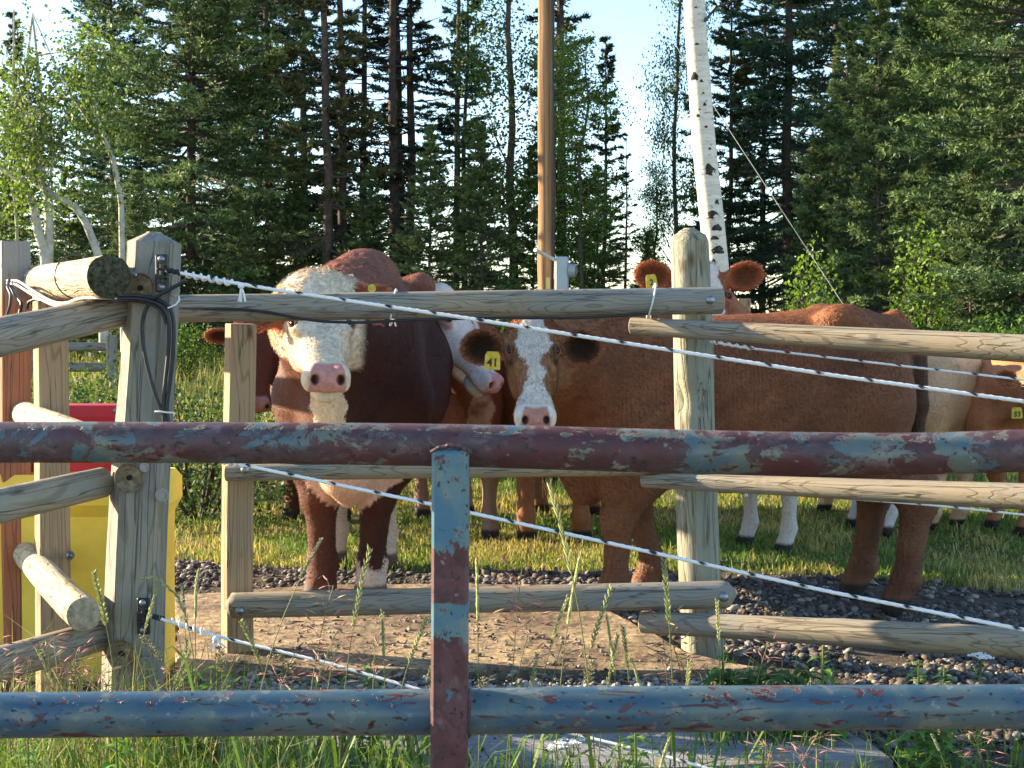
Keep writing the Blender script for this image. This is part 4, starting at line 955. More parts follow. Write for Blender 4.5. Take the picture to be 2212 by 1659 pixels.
# black cable wound round the corner post and tied along the topmost rail
cb = MB()
def cab(uv, r, col=None, ys=None):
    pts = [P(u, v, y) for u, v, y in uv]; pts = np.array([tuple(p) for p in pts])
    d = np.concatenate([[0], np.cumsum(np.linalg.norm(np.diff(pts, axis=0), axis=1))]); n = max(8, int(d[-1] / .012)); s = np.linspace(0, d[-1], n)
    q = np.stack([np.interp(s, d, pts[:, i]) for i in range(3)], 1)
    for _ in range(6): q[1:-1] = (q[:-2] + q[2:] + q[1:-1] * 2) / 4
    cb.tube(q, r, 8)
yf = 4.085
cab([(238, 642, 4.0), (262, 637, 4.03), (300, 638, yf), (335, 644, yf), (362, 655, yf), (374, 672, yf), (376, 720, yf), (373, 780, yf), (364, 850, yf), (358, 888, yf), (364, 905, yf), (368, 940, yf)], .0058)
cab([(245, 646, 4.0), (290, 644, yf - .008), (330, 650, yf - .008), (358, 662, yf - .008), (366, 690, yf - .008), (364, 760, yf), (356, 830, yf), (352, 890, yf), (356, 930, yf)], .0058)
cab([(250, 650, 4.0), (290, 649, yf), (325, 654, yf), (352, 668, yf), (360, 700, yf)], .0052)
cab([(325, 652, yf), (310, 672, yf), (306, 710, yf), (311, 760, yf), (324, 815, yf), (338, 862, yf), (350, 890, yf), (362, 915, yf), (372, 940, yf)], .0058)
cab([(330, 645, yf - .012), (352, 632, yf - .012), (378, 620, yf - .01), (401, 606, 4.07)], .0055)
cab([(368, 662, yf), (390, 666, 4.5), (450, 667, 4.825), (520, 668, 4.842), (580, 674, 4.857), (640, 687, 4.871), (700, 695, 4.886), (780, 697, 4.905), (850, 693, 4.922), (930, 690, 4.942), (1010, 688, 4.961), (1130, 687, 4.990), (1250, 687, 5.019), (1400, 678, 5.056)], .0050)
bc = cb.put('black_cable', M_CABLE, None, smooth=True, label='black cable looped on the corner post and tied along the topmost rail', cat='cable')
for u, v, y, k in ((374, 655, 4.085, 0), (352, 889, 4.085, 1)):
    b = MB(); c = P(u, v, y)
    b.tube([c + Vector((-.022, -.004, 0)), c + Vector((-.005, -.013, .001)), c + Vector((.015, -.012, -.002)), c + Vector((.030, 0, -.003))] if k else [c + Vector((-.012, -.014, -.014)), c + Vector((.012, -.016, -.004)), c + Vector((.020, -.008, .010)), c + Vector((.016, 0, .02))], .0028, 6)
    b.put('cable_tie', M_TIE, bc, smooth=True)
tie(bc, P(850, 664, 4.99), .056, .063, (1, 0, 0), .010); tie(bc, P(1407, 650, 5.11), .056, .060, (1, 0, 0), .014)
tie(bc, P(478, 597, 4.06), .001, .001, (1, 0, 0), 0, tail=False) if False else None

# ------------------------------------------------------------------ side fence running away on the left, its rail ends sticking out past the corner post
side = thing('side_fence', (-1.75, 4.9, 0), 'log fence running away at the left edge, with three sawn log ends poking forward', 'fence')
u_ = Vector((-.46, .888, 0))
pe = P(236, 598, 3.99); l1 = log('log_rail', side, pe + u_ * 3.4, pe, .062, .0615, W_LOG, W_ENDDARK, seed=41, bump=.03, nseg=110, label='sunlit upper log with a dark mossy sawn end')
pe = P(183, 1327, 4.0); log('log_rail', side, pe + u_ * 1.19, pe, .046, .049, W_LOG, W_END, seed=42, bump=.03, rnd=(.03, 0), nseg=50, label='short sunlit stub log at the bottom')
pe = P(183, 950, 4.0); log('log_rail', side, pe + u_ * 1.30, pe, .044, .047, W_LOG, W_END, seed=43, bump=.03, rnd=(.03, 0), nseg=50)
log('square_post', side, P(107, 640, 4.75), (P(115, 1500, 4.75).x, 4.75, -.1), .050, .052, W_SQ, seed=44, bump=.01, sq=True, nseg=24, roll=-.5)
log('square_post', side, P(30, 523, 5.0), (P(38, 1500, 5.0).x, 5.0, -.1), .050, .050, W_RED, seed=45, bump=.01, sq=True, nseg=24, roll=-.5, label='reddish square post with a grey top')
bolt(side, P(152, 1200, 4.7), (1, -.3, 0), .012, True); bolt(side, P(252, 888, 4.75), (0, -1, 0), .012)
tie(l1, P(168, 598, 4.17), .0655, .0655, tuple(u_), .012, .0022, M_BLACK, 'wire_loop', False)
# low fence section coming towards the camera on the left
near = thing('near_fence', (-1.4, 3.7, 0), 'grey round rails at the left edge running into the corner post', 'fence')
for (ua, va), (ub, vb), yb, ra, rb, sd_ in (((-60, 742), (252, 672), 4.2, .054, .050, 51), ((-60, 1108), (222, 1042), 4.2, .050, .045, 52), ((-60, 1450), (214, 1372), 4.2, .050, .046, 53)):
    log('rail', near, P(ua, va, 3.80), P(ub, vb, yb), ra, rb, W_RAIL if sd_ != 52 else W_POST, seed=sd_, bump=.03, nseg=50)
b = MB()
M_WC = M_WCABLE
def wc(uv, r, m):
    pts = np.array([tuple(P(u, v, y)) for u, v, y in uv]); d = np.concatenate([[0], np.cumsum(np.linalg.norm(np.diff(pts, axis=0), axis=1))]); s = np.linspace(0, d[-1], 40)
    q = np.stack([np.interp(s, d, pts[:, i]) for i in range(3)], 1)
    for _ in range(5): q[1:-1] = (q[:-2] + q[2:] + q[1:-1] * 2) / 4
    b.tube(q, r, 7, m=m, cm=m)
wc([(16, 606, 4.9), (40, 606, 4.7), (62, 622, 4.6), (90, 640, 4.45), (120, 655, 4.35), (150, 655, 4.2), (165, 643, 4.1), (250, 644, 4.0)], .0045, 0)
wc([(16, 612, 4.9), (35, 614, 4.7), (56, 628, 4.6), (86, 646, 4.45), (118, 661, 4.33), (150, 662, 4.2), (170, 655, 4.1)], .0045, 0)
wc([(20, 605, 4.8), (16, 620, 4.7), (24, 636, 4.65), (22, 660, 4.6), (14, 685, 4.55)], .0055, 1); wc([(22, 618, 4.75), (34, 640, 4.65), (48, 655, 4.6), (42, 680, 4.6)], .006, 1); wc([(58, 668, 4.6), (62, 652, 4.6), (76, 646, 4.55), (88, 650, 4.5)], .005, 1)
b.put('pale_cable', [M_WC, M_CABLE], None, smooth=True, label='pale and black cables hanging off the sunlit upper log', cat='cable')

# ------------------------------------------------------------------ livestock waterer
M_YEL = flat_mat('yellow polyethylene', (.88, .62, .08), .5, .35, vary=.15, scale=5, bump=.1); M_REDP = flat_mat('red polyethylene', (.50, .018, .035), .38, .45, vary=.1, scale=8, bump=.05)
wt = thing('stock_waterer', (-1.75, 5.25, 0), 'yellow plastic livestock waterer with a red top, behind the corner post', 'waterer')
x1 = P(386, 1000, 5.12).x; x0 = -2.35
zt = P(300, 1026, 4.95).z; zl = P(300, 1090, 4.95).z; zl2 = P(300, 1118, 4.95).z
def prism_ring(b, rings):
    """rings: (x0,x1,y0,y1,z) with rounded corners"""
    vs = []; k = 20
    for (a0, a1, c0, c1, z, rr) in rings:
        for cx, cy, s0 in ((a1 - rr, c1 - rr, 0), (a0 + rr, c1 - rr, 1), (a0 + rr, c0 + rr, 2), (a1 - rr, c0 + rr, 3)):
            for t in range(5):
                a = (s0 + t / 4) * math.pi / 2; vs.append((cx + rr * math.cos(a), cy + rr * math.sin(a), z))
    n = len(rings); f = [[i * k + j, i * k + (j + 1) % k, (i + 1) * k + (j + 1) % k, (i + 1) * k + j] for i in range(n - 1) for j in range(k)]
    b.add(vs, np.array(f)); base = b.n - k
    c = np.array(vs[-k:]).mean(0); b.add(np.vstack([vs[-k:], c]), np.array([[j, (j + 1) % k, k] for j in range(k)]))
b = MB(); Y0, Y1 = 4.93, 5.22
prism_ring(b, [(x0 + .03, x1 - .028, Y0 + .03, Y1 - .03, -.02, .05), (x0 + .03, x1 - .024, Y0 + .03, Y1 - .03, zl2 - .08, .05), (x0 + .03, x1 - .020, Y0 + .03, Y1 - .03, zl2, .05), (x0, x1, Y0, Y1, zl, .05), (x0, x1, Y0, Y1, zt - .03, .05), (x0 + .02, x1 - .02, Y0 + .02, Y1 - .02, zt, .05)])
b.put('tub', M_YEL, wt, smooth=False); 
b = MB(); xr = P(340, 900, 5.3).x; zr = P(200, 872, 5.15).z
prism_ring(b, [(x0 + .05, xr, Y0 + .12, Y1 - .03, zt - .005, .05), (x0 + .05, xr, Y0 + .12, Y1 - .03, zt + .08, .05), (x0 + .05, xr - .02, Y0 + .13, Y1 - .03, zt + .09, .05), (x0 + .05, xr - .03, Y0 + .12, Y1 - .04, zr - .04, .04), (x0 + .07, xr - .05, Y0 + .13, Y1 - .05, zr, .04)])
b.put('lid', M_REDP, wt, smooth=False)
b = MB(); c = P(298, 1103, 4.95); b.box((c.x, Y0 + .026, c.z), (.10, .02, .035), bev=.006); b.put('recess', flat_mat('yellow brown plastic', (.40, .24, .03), .5), wt)
b = MB(); b.tube([P(60, 1430, 4.96), P(60, 1430, 4.93)], .045, 20); b.put('access_cover', flat_mat('amber plastic', (.55, .27, .02), .45), wt)

# ------------------------------------------------------------------ foreground pipe gate
gate = thing('pipe_gate', (0, 2.05, 0), 'rusty blue painted steel pipe gate across the foreground', 'gate')
G1 = gate_mat('worn gate paint', .60, 3.0, blue=(.055, .115, .145), teal=(.12, .145, .12), primer=(.085, .056, .060)); G2 = gate_mat('blue gate paint', .13, 7.0, blue=(.040, .092, .135), teal=(.09, .135, .135), primer=(.10, .042, .048), strokes=.55); G3 = gate_mat('upright paint', .42, 12.0, blue=(.05, .15, .22), teal=(.10, .19, .21), stretch=1.2, zones=(2.0, [(0.0, .42), (.25, .40), (.29, .80), (.41, .80), (.45, .38), (.52, .42), (.56, .78), (.92, .80), (.95, .5)]))
def pipe(name, pts, rad, mat, label):
    pts = [P(u, v, y) for u, v, y in pts]; M, L = xform(pts[0], pts[-1]); Mi = M.inverted(); q = np.array([tuple(Mi @ p) for p in pts])
    s = np.linspace(q[0, 0], q[-1, 0], 160); path = np.stack([s, np.interp(s, q[:, 0], q[:, 1]), np.interp(s, q[:, 0], q[:, 2])], 1)
    for _ in range(60): path[1:-1, 1:] = (path[:-2, 1:] + path[2:, 1:] + 2 * path[1:-1, 1:]) / 4
    r = np.interp(s, q[:, 0], rad); w = vnoise(np.stack([s * 4, s * 0, s * 0], 1), 1, 3) - .5
    b = MB(); b.tube(path, r * (1 + .012 * w), 40, caps=True); return put(name, b.build(name, mat, True), gate, M, label=label)
g1 = pipe('top_pipe', [(-260, 957, 2.07), (0, 955, 2.06), (500, 956, 2.05), (900, 960, 2.05), (1150, 966, 2.04), (1500, 977, 2.03), (1850, 981, 2.02), (2000, 981, 2.02), (2120, 976, 2.01), (2212, 973, 2.0), (2450, 968, 1.99)],
     [.0300, .0300, .0300, .0305, .0312, .0318, .0305, .0300, .0300, .0305, .030], G1, 'upper pipe, mostly maroon with peeling paint')
g2 = pipe('bottom_pipe', [(-260, 1549, 2.05), (0, 1545, 2.05), (500, 1541, 2.05), (900, 1538, 2.05), (1300, 1533, 2.04), (1800, 1528, 2.03), (2212, 1526, 2.02), (2450, 1524, 2.0)], [.0325, .033, .033, .033, .0335, .032, .0315, .031], G2, 'lower pipe, mostly blue with scratches')
# square upright welded between them, notched over the lower pipe
def upright():
    p0 = P(975, 968, 2.035); p1 = P(971, 1760, 2.035); M, L = xform(p0, p1); b = MB(); hw = .0262; n = 4
    b.box((L / 2, 0, 0), (L, hw * 2, hw * 2 - .0), bev=.004); return put('upright', b.build('upright', G3), gate, M @ Matrix.Identity(4))
up = upright(); up.location = up.location + Vector((0, -.012, 0))
b = MB()
for u, v in ((936, 972), (1012, 974)): pass
rng = np.random.default_rng(4)
for i in range(40):
    t = i / 39; u = 934 + 82 * t; v = 975 - 14 * math.sin(t * math.pi) * 0.9; c = P(u, v, 2.003 + .0 * t); b.sphere(c + Vector((0, rng.normal(0, .001), rng.normal(0, .0006))), (.0035, .004, .0028), 7, 5)
for sx in (0, 1):
    for i in range(26):
        t = i / 25; u = (935 if sx == 0 else 1012); v = 1490 + 100 * t; c = P(u, v, 2.05); ang = (t * 2 - 1); y = 2.05 - math.sqrt(max(0, 1 - ang * ang)) * .033
        b.sphere(P(u, v, y - .002), (.004, .004, .0035), 7, 5)
b.put('weld_bead', flat_mat('rusty weld', (.10, .055, .05), .6, .3, vary=.4, scale=80), gate, smooth=True)

# ------------------------------------------------------------------ utility pole, meter, guy wire, far posts
W_POLE = None
m, nt, bb = newmat('utility pole wood', .85, .2); k = N(nt); n1 = k.noise(k.coord('Object', (.25, 14, 14)), 1.6, 5, .6, .2); n2 = k.noise(k.coord('Object', (3, 25, 25)), 2, 5, .6)
k.l(k.mix(k.ramp(n2, [(.55, (0,) * 3), (.75, (.5,) * 3)]), k.ramp(n1, [(.3, (.10, .055, .03)), (.5, (.30, .165, .085)), (.7, (.42, .27, .155))]), (.10, .055, .03)), bb.inputs['Base Color']); k.bump(n1, bb, .6, .01); W_POLE = m
YP = 20.0
pb = P(1184, 800, YP); pole = thing('utility_pole', (pb.x, YP, gzf(pb.x, YP)), 'brown wooden utility pole with a grey meter box rising behind the cattle', 'utility pole')
log('pole', pole, (pb.x, YP, gzf(pb.x, YP) - .2), tuple(P(1173, -500, YP)), .125, .108, W_POLE, seed=61, bump=.006, nseg=60, knots=0)
M_GREYB = flat_mat('grey enamel box', (.40, .46, .48), .45, .4, vary=.06, scale=6)
b = MB(); c = P(1213, 606, YP - .18); b.box(c, (.19, .16, .66), bev=.02); bx = b.put('meter_box', M_GREYB, pole)
b = MB(); c2 = P(1232, 585, YP - .2); b.tube([c2 + Vector((-.03, 0, 0)), c2 + Vector((.075, -.01, 0))], [.10, .095], 20); b.tube([c2 + Vector((.075, -.01, 0)), c2 + Vector((.10, -.01, 0))], [.085, .03], 20); b.put('meter', flat_mat('glass meter', (.30, .33, .34), .15, .6), bx, smooth=True)
b = MB(); b.tube([P(1200, 560, YP - .16), P(1197, 640, YP - .16)], .016, 8); b.put('conduit', flat_mat('red conduit', (.40, .05, .04), .5), pole)
b = MB(); b.box(P(1184, 612, YP - .135), (.055, .012, .16)); b.put('yellow_notice', flat_mat('faded yellow notice', (.50, .46, .16), .6), pole)
b = MB(); b.tube([P(1156, 540, YP - .5), P(1180, 552, YP - .3), P(1206, 565, YP - .16)], [.03, .026, .026], 8); b.put('cable_arm', flat_mat('white conduit', (.62, .62, .62), .5), pole, smooth=True)
b = MB(); b.tube([P(1197, 640, YP - .14), P(1196, 300, YP - .13), P(1192, -500, YP - .12)], .016, 7); b.put('riser_cable', M_CABLE, pole)
b = MB(); b.tube([P(1362, -60, 18), P(1480, 130, 17.2), P(1550, 242, 16.8), P(1660, 410, 16.2), P(1820, 655, 15.2), P(1850, 700, 15.0)], .0048, 6)
b.put('guy_wire', flat_mat('steel guy wire', (.20, .21, .20), .6, .3), None, label='thin steel guy wire slanting down to the right behind the birch', cat='wire')
p = P(1608, 646, 11.0); log('fence_post', None, p, (p.x, 11.0, gzf(p.x, 11) - .1), .048, .048, W_SQ, seed=62, bump=.01, sq=True, nseg=12)
tag(bpy.data.objects['fence_post'], 'single short square post standing beyond the cattle, right of the birch', 'fence post')
ff = thing('pasture_fence', (P(200, 760, 17).x, 17, gzf(-5, 17)), 'grey rail fence far off at the left in front of the tree line', 'fence')
for v in (750, 794): log('rail', ff, P(30, v, 17), P(246, v - 1, 17.2), .055, .055, W_POST, seed=63, bump=.03, nseg=20)
for u in (60, 242): 
    p = P(u, 725, 17); log('post', ff, p, (p.x, 17, gzf(p.x, 17) - .1), .07, .07, W_POST, seed=64, bump=.03, nseg=12)
# ------------------------------------------------------------------ trees
M_NEEDLE = attr_mat('spruce needles', .65, .25, trans=.22)
M_LEAF = attr_mat('poplar leaves', .6, .3, trans=.38, tint=(1.3, 1.4, .5))
M_BARK = flat_mat('dark bark', (.085, .066, .055), .95, .1, vary=.5, scale=14, bump=.8)
M_PBARK = flat_mat('pale poplar bark', (.42, .40, .34), .85, .15, vary=.35, scale=9, bump=.3)
def tri_blades(base, d, L, w, nrm=None, rng=None):
    """narrow triangles: base (n,3), direction (n,3) unit, length, width"""
    n = len(base); r = rng.normal(size=(n, 3)) if nrm is None else nrm
    s = np.cross(d, r); s /= np.linalg.norm(s, axis=1)[:, None] + 1e-9
    v = np.stack([base - s * (w / 2)[:, None], base + s * (w / 2)[:, None], base + d * L[:, None]], 1).reshape(-1, 3)
    return v, np.arange(3 * n).reshape(-1, 3)
def bare_branches(b, rng, pts, r0, n=3):
    b.tube(pts, r0, n, caps=False, col=(.10, .085, .072))
def spruce(seed, H=10.0, R=1.7, low=.4, dens=1.0, col=(.050, .066, .028), top=.92, blade=(.060, .034), gap=0.0, droop=.25, dead=0):
    rng = np.random.default_rng(seed); tb = MB(); cv = []; cc = []
    hz = np.linspace(0, H, 14); wob = np.cumsum(rng.normal(0, .018, (14, 2)), 0)
    tr = np.maximum(.010, .0088 * H * (1 - hz / H) ** .8 + .004); tb.tube(np.stack([wob[:, 0], wob[:, 1], hz], 1), tr, 9, col=(.085, .066, .055))
    nb = int(215 * dens * H / 10); bare = MB()
    zs = low + (H * .99 - low) * rng.random(nb) ** .92; az = rng.random(nb) * 6.28
    for z, a in zip(zs, az):
        f = (z - low) / (H - low); L = R * (1 - f) ** top * rng.uniform(.55, 1.12) + .06
        if f < .12: L *= rng.uniform(.5, 1)
        if rng.random() < gap: continue
        el = rng.normal(-.12 - droop * (1 - f) + .55 * f, .12); o = np.array([np.interp(z, hz, wob[:, 0]), np.interp(z, hz, wob[:, 1]), z]); dh = np.array([math.cos(a), math.sin(a), 0])
        t = np.linspace(0, 1, 6)[:, None]; ax = o + dh * L * t * math.cos(el) + np.array([0, 0, 1]) * (math.sin(el) * L * t + .16 * L * t ** 2.2)
        bare.tube(ax, np.linspace(.011 + .008 * L, .003, 6), 3, caps=False, col=(.10, .085, .072))
        if rng.random() < dead: continue
        m = int(8 + 23 * L / 1.2); tt = .15 + .85 * rng.random(m) ** .8
        p = np.stack([np.interp(tt, t[:, 0], ax[:, i]) for i in range(3)], 1)
        axd = ax[-1] - ax[0]; axd /= np.linalg.norm(axd); sd = np.cross(axd, [0, 0, 1]); sd /= np.linalg.norm(sd) + 1e-9
        sg = rng.choice([-1, 1], m)[:, None]; td = axd * rng.uniform(.5, 1.0, (m, 1)) + sd * sg * rng.uniform(.3, .95, (m, 1)) + np.array([0, 0, 1]) * rng.normal(-.10, .22, (m, 1)); td /= np.linalg.norm(td, axis=1)[:, None]
        tl = (.10 + .26 * L * (1.05 - tt) * rng.uniform(.6, 1.2, m)).clip(.07, .55)
        k = 11; q = rng.random((m, k)); bp = p[:, None] + td[:, None] * (tl[:, None] * q)[..., None]
        dd = td[:, None] * 1.0 + rng.normal(0, .55, (m, k, 3)) + np.array([0, 0, .18]); dd /= np.linalg.norm(dd, axis=2)[..., None]
        n = m * k; v, _ = tri_blades(bp.reshape(-1, 3), dd.reshape(-1, 3), blade[0] * rng.uniform(.8, 1.9, n), blade[1] * rng.uniform(.7, 1.3, n), None, rng)
        cv.append(v); br = rng.uniform(.7, 1.3) * np.repeat(rng.uniform(.75, 1.3, m), k); tip = np.repeat((tt > .8) * .35, k)
        c = np.array(col)[None] * br[:, None] * (1 + tip[:, None] * np.array([1.1, .9, .3])); cc.append(np.repeat(c, 3, 0))
    V = np.vstack(cv); C = np.vstack(cc); F3 = np.arange(len(V)).reshape(-1, 3)
    bv = np.vstack(bare.v); bq = np.vstack(bare.q) + len(V)
    crown = mesh('crown', np.vstack([V, bv]), [F3, bq], M_NEEDLE, np.vstack([C, np.vstack(bare.c)]))
    return tb.build('trunk', M_BARK, True), crown
def branchy(seed, H, spine=None, r0=.09, nb=16, spread=1.6, leaves=9000, low=.35, leaf=.055, col=(.10, .17, .035), pale=False, sub=5, up=.5, lump=.22, topbias=.7):
    """broadleaf tree: crooked trunk, limbs, twigs, leaves in clumps at the twig ends"""
    rng = np.random.default_rng(seed); tb = MB(); bk = (.42, .40, .34) if pale else (.10, .085, .07)
    if spine is None:
        hz = np.linspace(0, H, 12); w = np.cumsum(rng.normal(0, .05, (12, 2)), 0); spine = np.stack([w[:, 0], w[:, 1], hz], 1)
    spine = np.array(spine, float); n = len(spine); s = np.linspace(0, 1, n); tb.tube(spine, r0 * (1 - s) ** .7 + .006, 9)
    cb_ = MB(); tips = []
    for i in range(nb):
        f = low + (1 - low) * (i + rng.random()) / nb; o = np.array([np.interp(f, s, spine[:, j]) for j in range(3)]); a = rng.random() * 6.28; L = spread * (1.15 - f) * rng.uniform(.5, 1.1) + .25
        d = np.array([math.cos(a), math.sin(a), up + rng.normal(0, .25)]); d /= np.linalg.norm(d); pts = [o]
        for j in range(5): d = d + rng.normal(0, .16, 3) + [0, 0, .05]; d /= np.linalg.norm(d); pts.append(pts[-1] + d * L / 5)
        pts = np.array(pts); cb_.tube(pts, np.linspace(r0 * .28 * (1.1 - f), .004, 6), 5, caps=False)
        for j in range(sub):
            q = rng.uniform(.3, 1); o2 = np.array([np.interp(q, np.linspace(0, 1, 6), pts[:, k]) for k in range(3)]); d2 = rng.normal(size=3); d2[2] += .4; d2 /= np.linalg.norm(d2); L2 = .35 * L * rng.uniform(.5, 1.2)
            cb_.tube([o2, o2 + d2 * L2 * .5 + rng.normal(0, .02, 3), o2 + d2 * L2], [.008, .006, .003], 4, caps=False); tips += [o2 + d2 * L2, o2 + d2 * L2 * .55]
        tips.append(pts[-1])
    tips = np.array(tips); k = rng.integers(0, len(tips), leaves); p = tips[k] + rng.normal(0, lump, (leaves, 3)) * np.array([1, 1, .8])
    d = rng.normal(size=(leaves, 3)); d[:, 2] -= .5; d /= np.linalg.norm(d, axis=1)[:, None]; r = rng.normal(size=(leaves, 3)); sd = np.cross(d, r); sd /= np.linalg.norm(sd, axis=1)[:, None]
    L = (leaf * rng.uniform(.6, 1.25, leaves))[:, None]; V = np.stack([p, p + d * L * .45 + sd * L * .42, p + d * L, p + d * L * .45 - sd * L * .42], 1).reshape(-1, 3)
    C = np.array(col)[None] * rng.uniform(.65, 1.35, (len(tips), 1))[k] * rng.uniform(.8, 1.2, (leaves, 1)) * np.array([1, 1, 1]); C[:, 0] *= rng.uniform(.8, 1.35, leaves)
    fo = np.arange(leaves * 4).reshape(-1, 4)
    bm_ = cb_.build('limbs', M_PBARK if pale else M_BARK, True)
    return tb.build('trunk', M_PBARK if pale else M_BARK, True), mesh('crown', V, fo, M_LEAF, np.repeat(C, 4, 0)), bm_
def place(name, parts, u, y, label, cat, group, sc=1.0, rz=0.0, x=None, sink=.1, szz=None, names=('trunk', 'crown', 'limbs')):
    xx = P(u, 700, y).x if x is None else x; o = thing(name, (xx, y, gzf(xx, y) - sink), label, cat, group, rz); o.scale = (sc, sc, szz or sc)
    for nme, me in zip(names, parts):
        q = bpy.data.objects.new(nme, me); COL.objects.link(q); q.parent = o
    return o
GS = 'spruces of the tree line'; GP = 'leafy poplars among the spruces'; GD = 'bare dead spruces in the tree line'
SUNC = (.095, .152, .062); DRK = (.055, .105, .062); OLV = (.112, .168, .068)  # SUNC: warm sunlight put into the needle colour
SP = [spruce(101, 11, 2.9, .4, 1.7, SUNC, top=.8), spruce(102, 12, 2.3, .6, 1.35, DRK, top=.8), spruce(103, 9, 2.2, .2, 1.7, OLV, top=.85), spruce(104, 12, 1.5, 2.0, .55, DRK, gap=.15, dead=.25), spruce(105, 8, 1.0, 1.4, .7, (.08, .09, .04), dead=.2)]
DEAD = [spruce(111, 11, .95, 1.0, .62, (.035, .045, .03), dead=.78), spruce(112, 10, 1.2, .8, .7, (.04, .045, .03), dead=.72)]
PO = [branchy(121, 8.5, nb=24, spread=1.5, leaves=15000, col=(.075, .135, .032), low=.12, r0=.08), branchy(122, 7, nb=20, spread=1.25, leaves=11000, col=(.10, .17, .035), low=.15, r0=.06)]
rs = np.random.default_rng(77)
def S(i, u, y, label, sc=1.0, szz=None): return place('spruce_tree', SP[i], u, y, label, 'spruce', GS, sc, rs.random() * 6.28, szz=szz)
def D(i, u, y, label, sc=1.0): return place('dead_spruce', DEAD[i], u, y, label, 'dead spruce', GD, sc, rs.random() * 6.28)
def L_(i, u, y, label, sc=1.0): return place('poplar_tree', PO[i], u, y, label, 'poplar', GP, sc, rs.random() * 6.28)
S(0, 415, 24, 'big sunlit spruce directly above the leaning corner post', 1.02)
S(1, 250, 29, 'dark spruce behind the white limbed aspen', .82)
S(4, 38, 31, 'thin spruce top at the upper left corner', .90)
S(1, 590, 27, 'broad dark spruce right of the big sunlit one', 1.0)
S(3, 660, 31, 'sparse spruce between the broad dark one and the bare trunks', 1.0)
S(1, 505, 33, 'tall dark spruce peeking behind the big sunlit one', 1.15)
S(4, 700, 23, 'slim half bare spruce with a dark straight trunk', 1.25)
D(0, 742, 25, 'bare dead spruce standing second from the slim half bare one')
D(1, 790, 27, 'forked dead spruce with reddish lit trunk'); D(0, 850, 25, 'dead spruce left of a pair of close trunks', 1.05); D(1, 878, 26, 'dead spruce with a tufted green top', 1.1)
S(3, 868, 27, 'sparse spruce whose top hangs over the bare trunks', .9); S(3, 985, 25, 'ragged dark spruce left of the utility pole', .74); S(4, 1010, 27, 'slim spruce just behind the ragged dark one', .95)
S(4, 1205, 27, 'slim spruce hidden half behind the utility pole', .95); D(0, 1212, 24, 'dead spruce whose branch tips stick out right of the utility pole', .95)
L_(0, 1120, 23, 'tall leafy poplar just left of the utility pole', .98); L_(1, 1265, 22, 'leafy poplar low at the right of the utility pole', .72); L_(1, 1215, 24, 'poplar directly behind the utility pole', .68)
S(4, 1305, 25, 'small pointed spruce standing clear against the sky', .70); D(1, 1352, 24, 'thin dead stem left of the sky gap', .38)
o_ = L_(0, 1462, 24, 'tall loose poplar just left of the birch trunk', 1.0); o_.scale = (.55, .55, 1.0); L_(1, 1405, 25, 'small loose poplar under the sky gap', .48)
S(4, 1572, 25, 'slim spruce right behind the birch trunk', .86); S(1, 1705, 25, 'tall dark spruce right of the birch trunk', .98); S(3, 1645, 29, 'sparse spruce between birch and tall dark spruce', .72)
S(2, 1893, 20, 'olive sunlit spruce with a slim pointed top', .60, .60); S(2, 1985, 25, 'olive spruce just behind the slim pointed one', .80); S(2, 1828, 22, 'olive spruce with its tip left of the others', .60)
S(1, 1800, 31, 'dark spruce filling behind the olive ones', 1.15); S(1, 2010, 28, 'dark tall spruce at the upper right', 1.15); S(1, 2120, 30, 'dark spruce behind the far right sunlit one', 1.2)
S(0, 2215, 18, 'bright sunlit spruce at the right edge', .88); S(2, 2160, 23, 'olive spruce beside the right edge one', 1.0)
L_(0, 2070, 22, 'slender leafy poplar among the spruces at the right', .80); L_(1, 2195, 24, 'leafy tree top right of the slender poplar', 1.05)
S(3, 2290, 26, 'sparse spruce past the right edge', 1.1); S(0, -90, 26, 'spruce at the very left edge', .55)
for xo_, yo_, so_, lb in ((-13.5, 15.5, .8, 'spruce outside the frame on the left, its shadow lying across the pasture'), (-16.5, 20.5, .85, 'second spruce outside the frame on the left, farther back'), (-19.0, 14.2, .42, 'small spruce outside the frame on the far left')):
    place('spruce_tree', SP[3], 0, yo_, lb, 'spruce', GS, so_, xo_, x=xo_)  # trees out of view, added to cast shade across the pasture
# smaller undergrowth spruces that close the lower part of the wood
for i, (u, y, k, sc, lb) in enumerate([(520, 23, 2, .33, 'young spruce under the broad dark spruce'), (640, 24, 2, .38, 'young spruce at the foot of the bare trunks'), (800, 23, 2, .36, 'young spruce left of the ragged dark one'), (930, 22, 2, .42, 'young spruce below the ragged dark one'),
        (1040, 22, 2, .42, 'young spruce behind the red withers'), (1150, 23, 2, .40, 'young spruce low behind the meter box'), (1290, 23, 2, .36, 'young spruce under the small pointed one'), (870, 28, 1, .34, 'dim young spruce deep between the bare trunks'), (735, 29, 1, .36, 'dim young spruce left of the bare trunks'),
        (1400, 27, 2, .26, 'little spruce under the sky gap'), (1760, 22, 2, .40, 'young spruce over the red cow hips'), (2000, 19, 2, .34, 'young spruce over the pale calf'), (2100, 18, 2, .34, 'young spruce above the tagged calf'), (300, 21, 2, .34, 'young spruce behind the corner post'), (150, 23, 2, .36, 'young spruce behind the aspen stems'), (20, 22, 2, .36, 'young spruce behind the left edge posts')]):
    S(k, u, y, lb, sc)
# the wood that goes on behind
bk = []
for i in range(34):
    u = -300 + i * 84 + rs.normal(0, 20); 
    if 640 < u < 1680 and i % 4: continue
    if 1230 < u < 1560: continue
    bk.append(u); o = S([1, 3, 1, 4][i % 4], u, 37 + rs.random() * 9, None, .42 + .22 * rs.random())
    o['label'] = 'dim spruce deep in the wood behind the front row'; o['group'] = 'spruces deep in the wood'
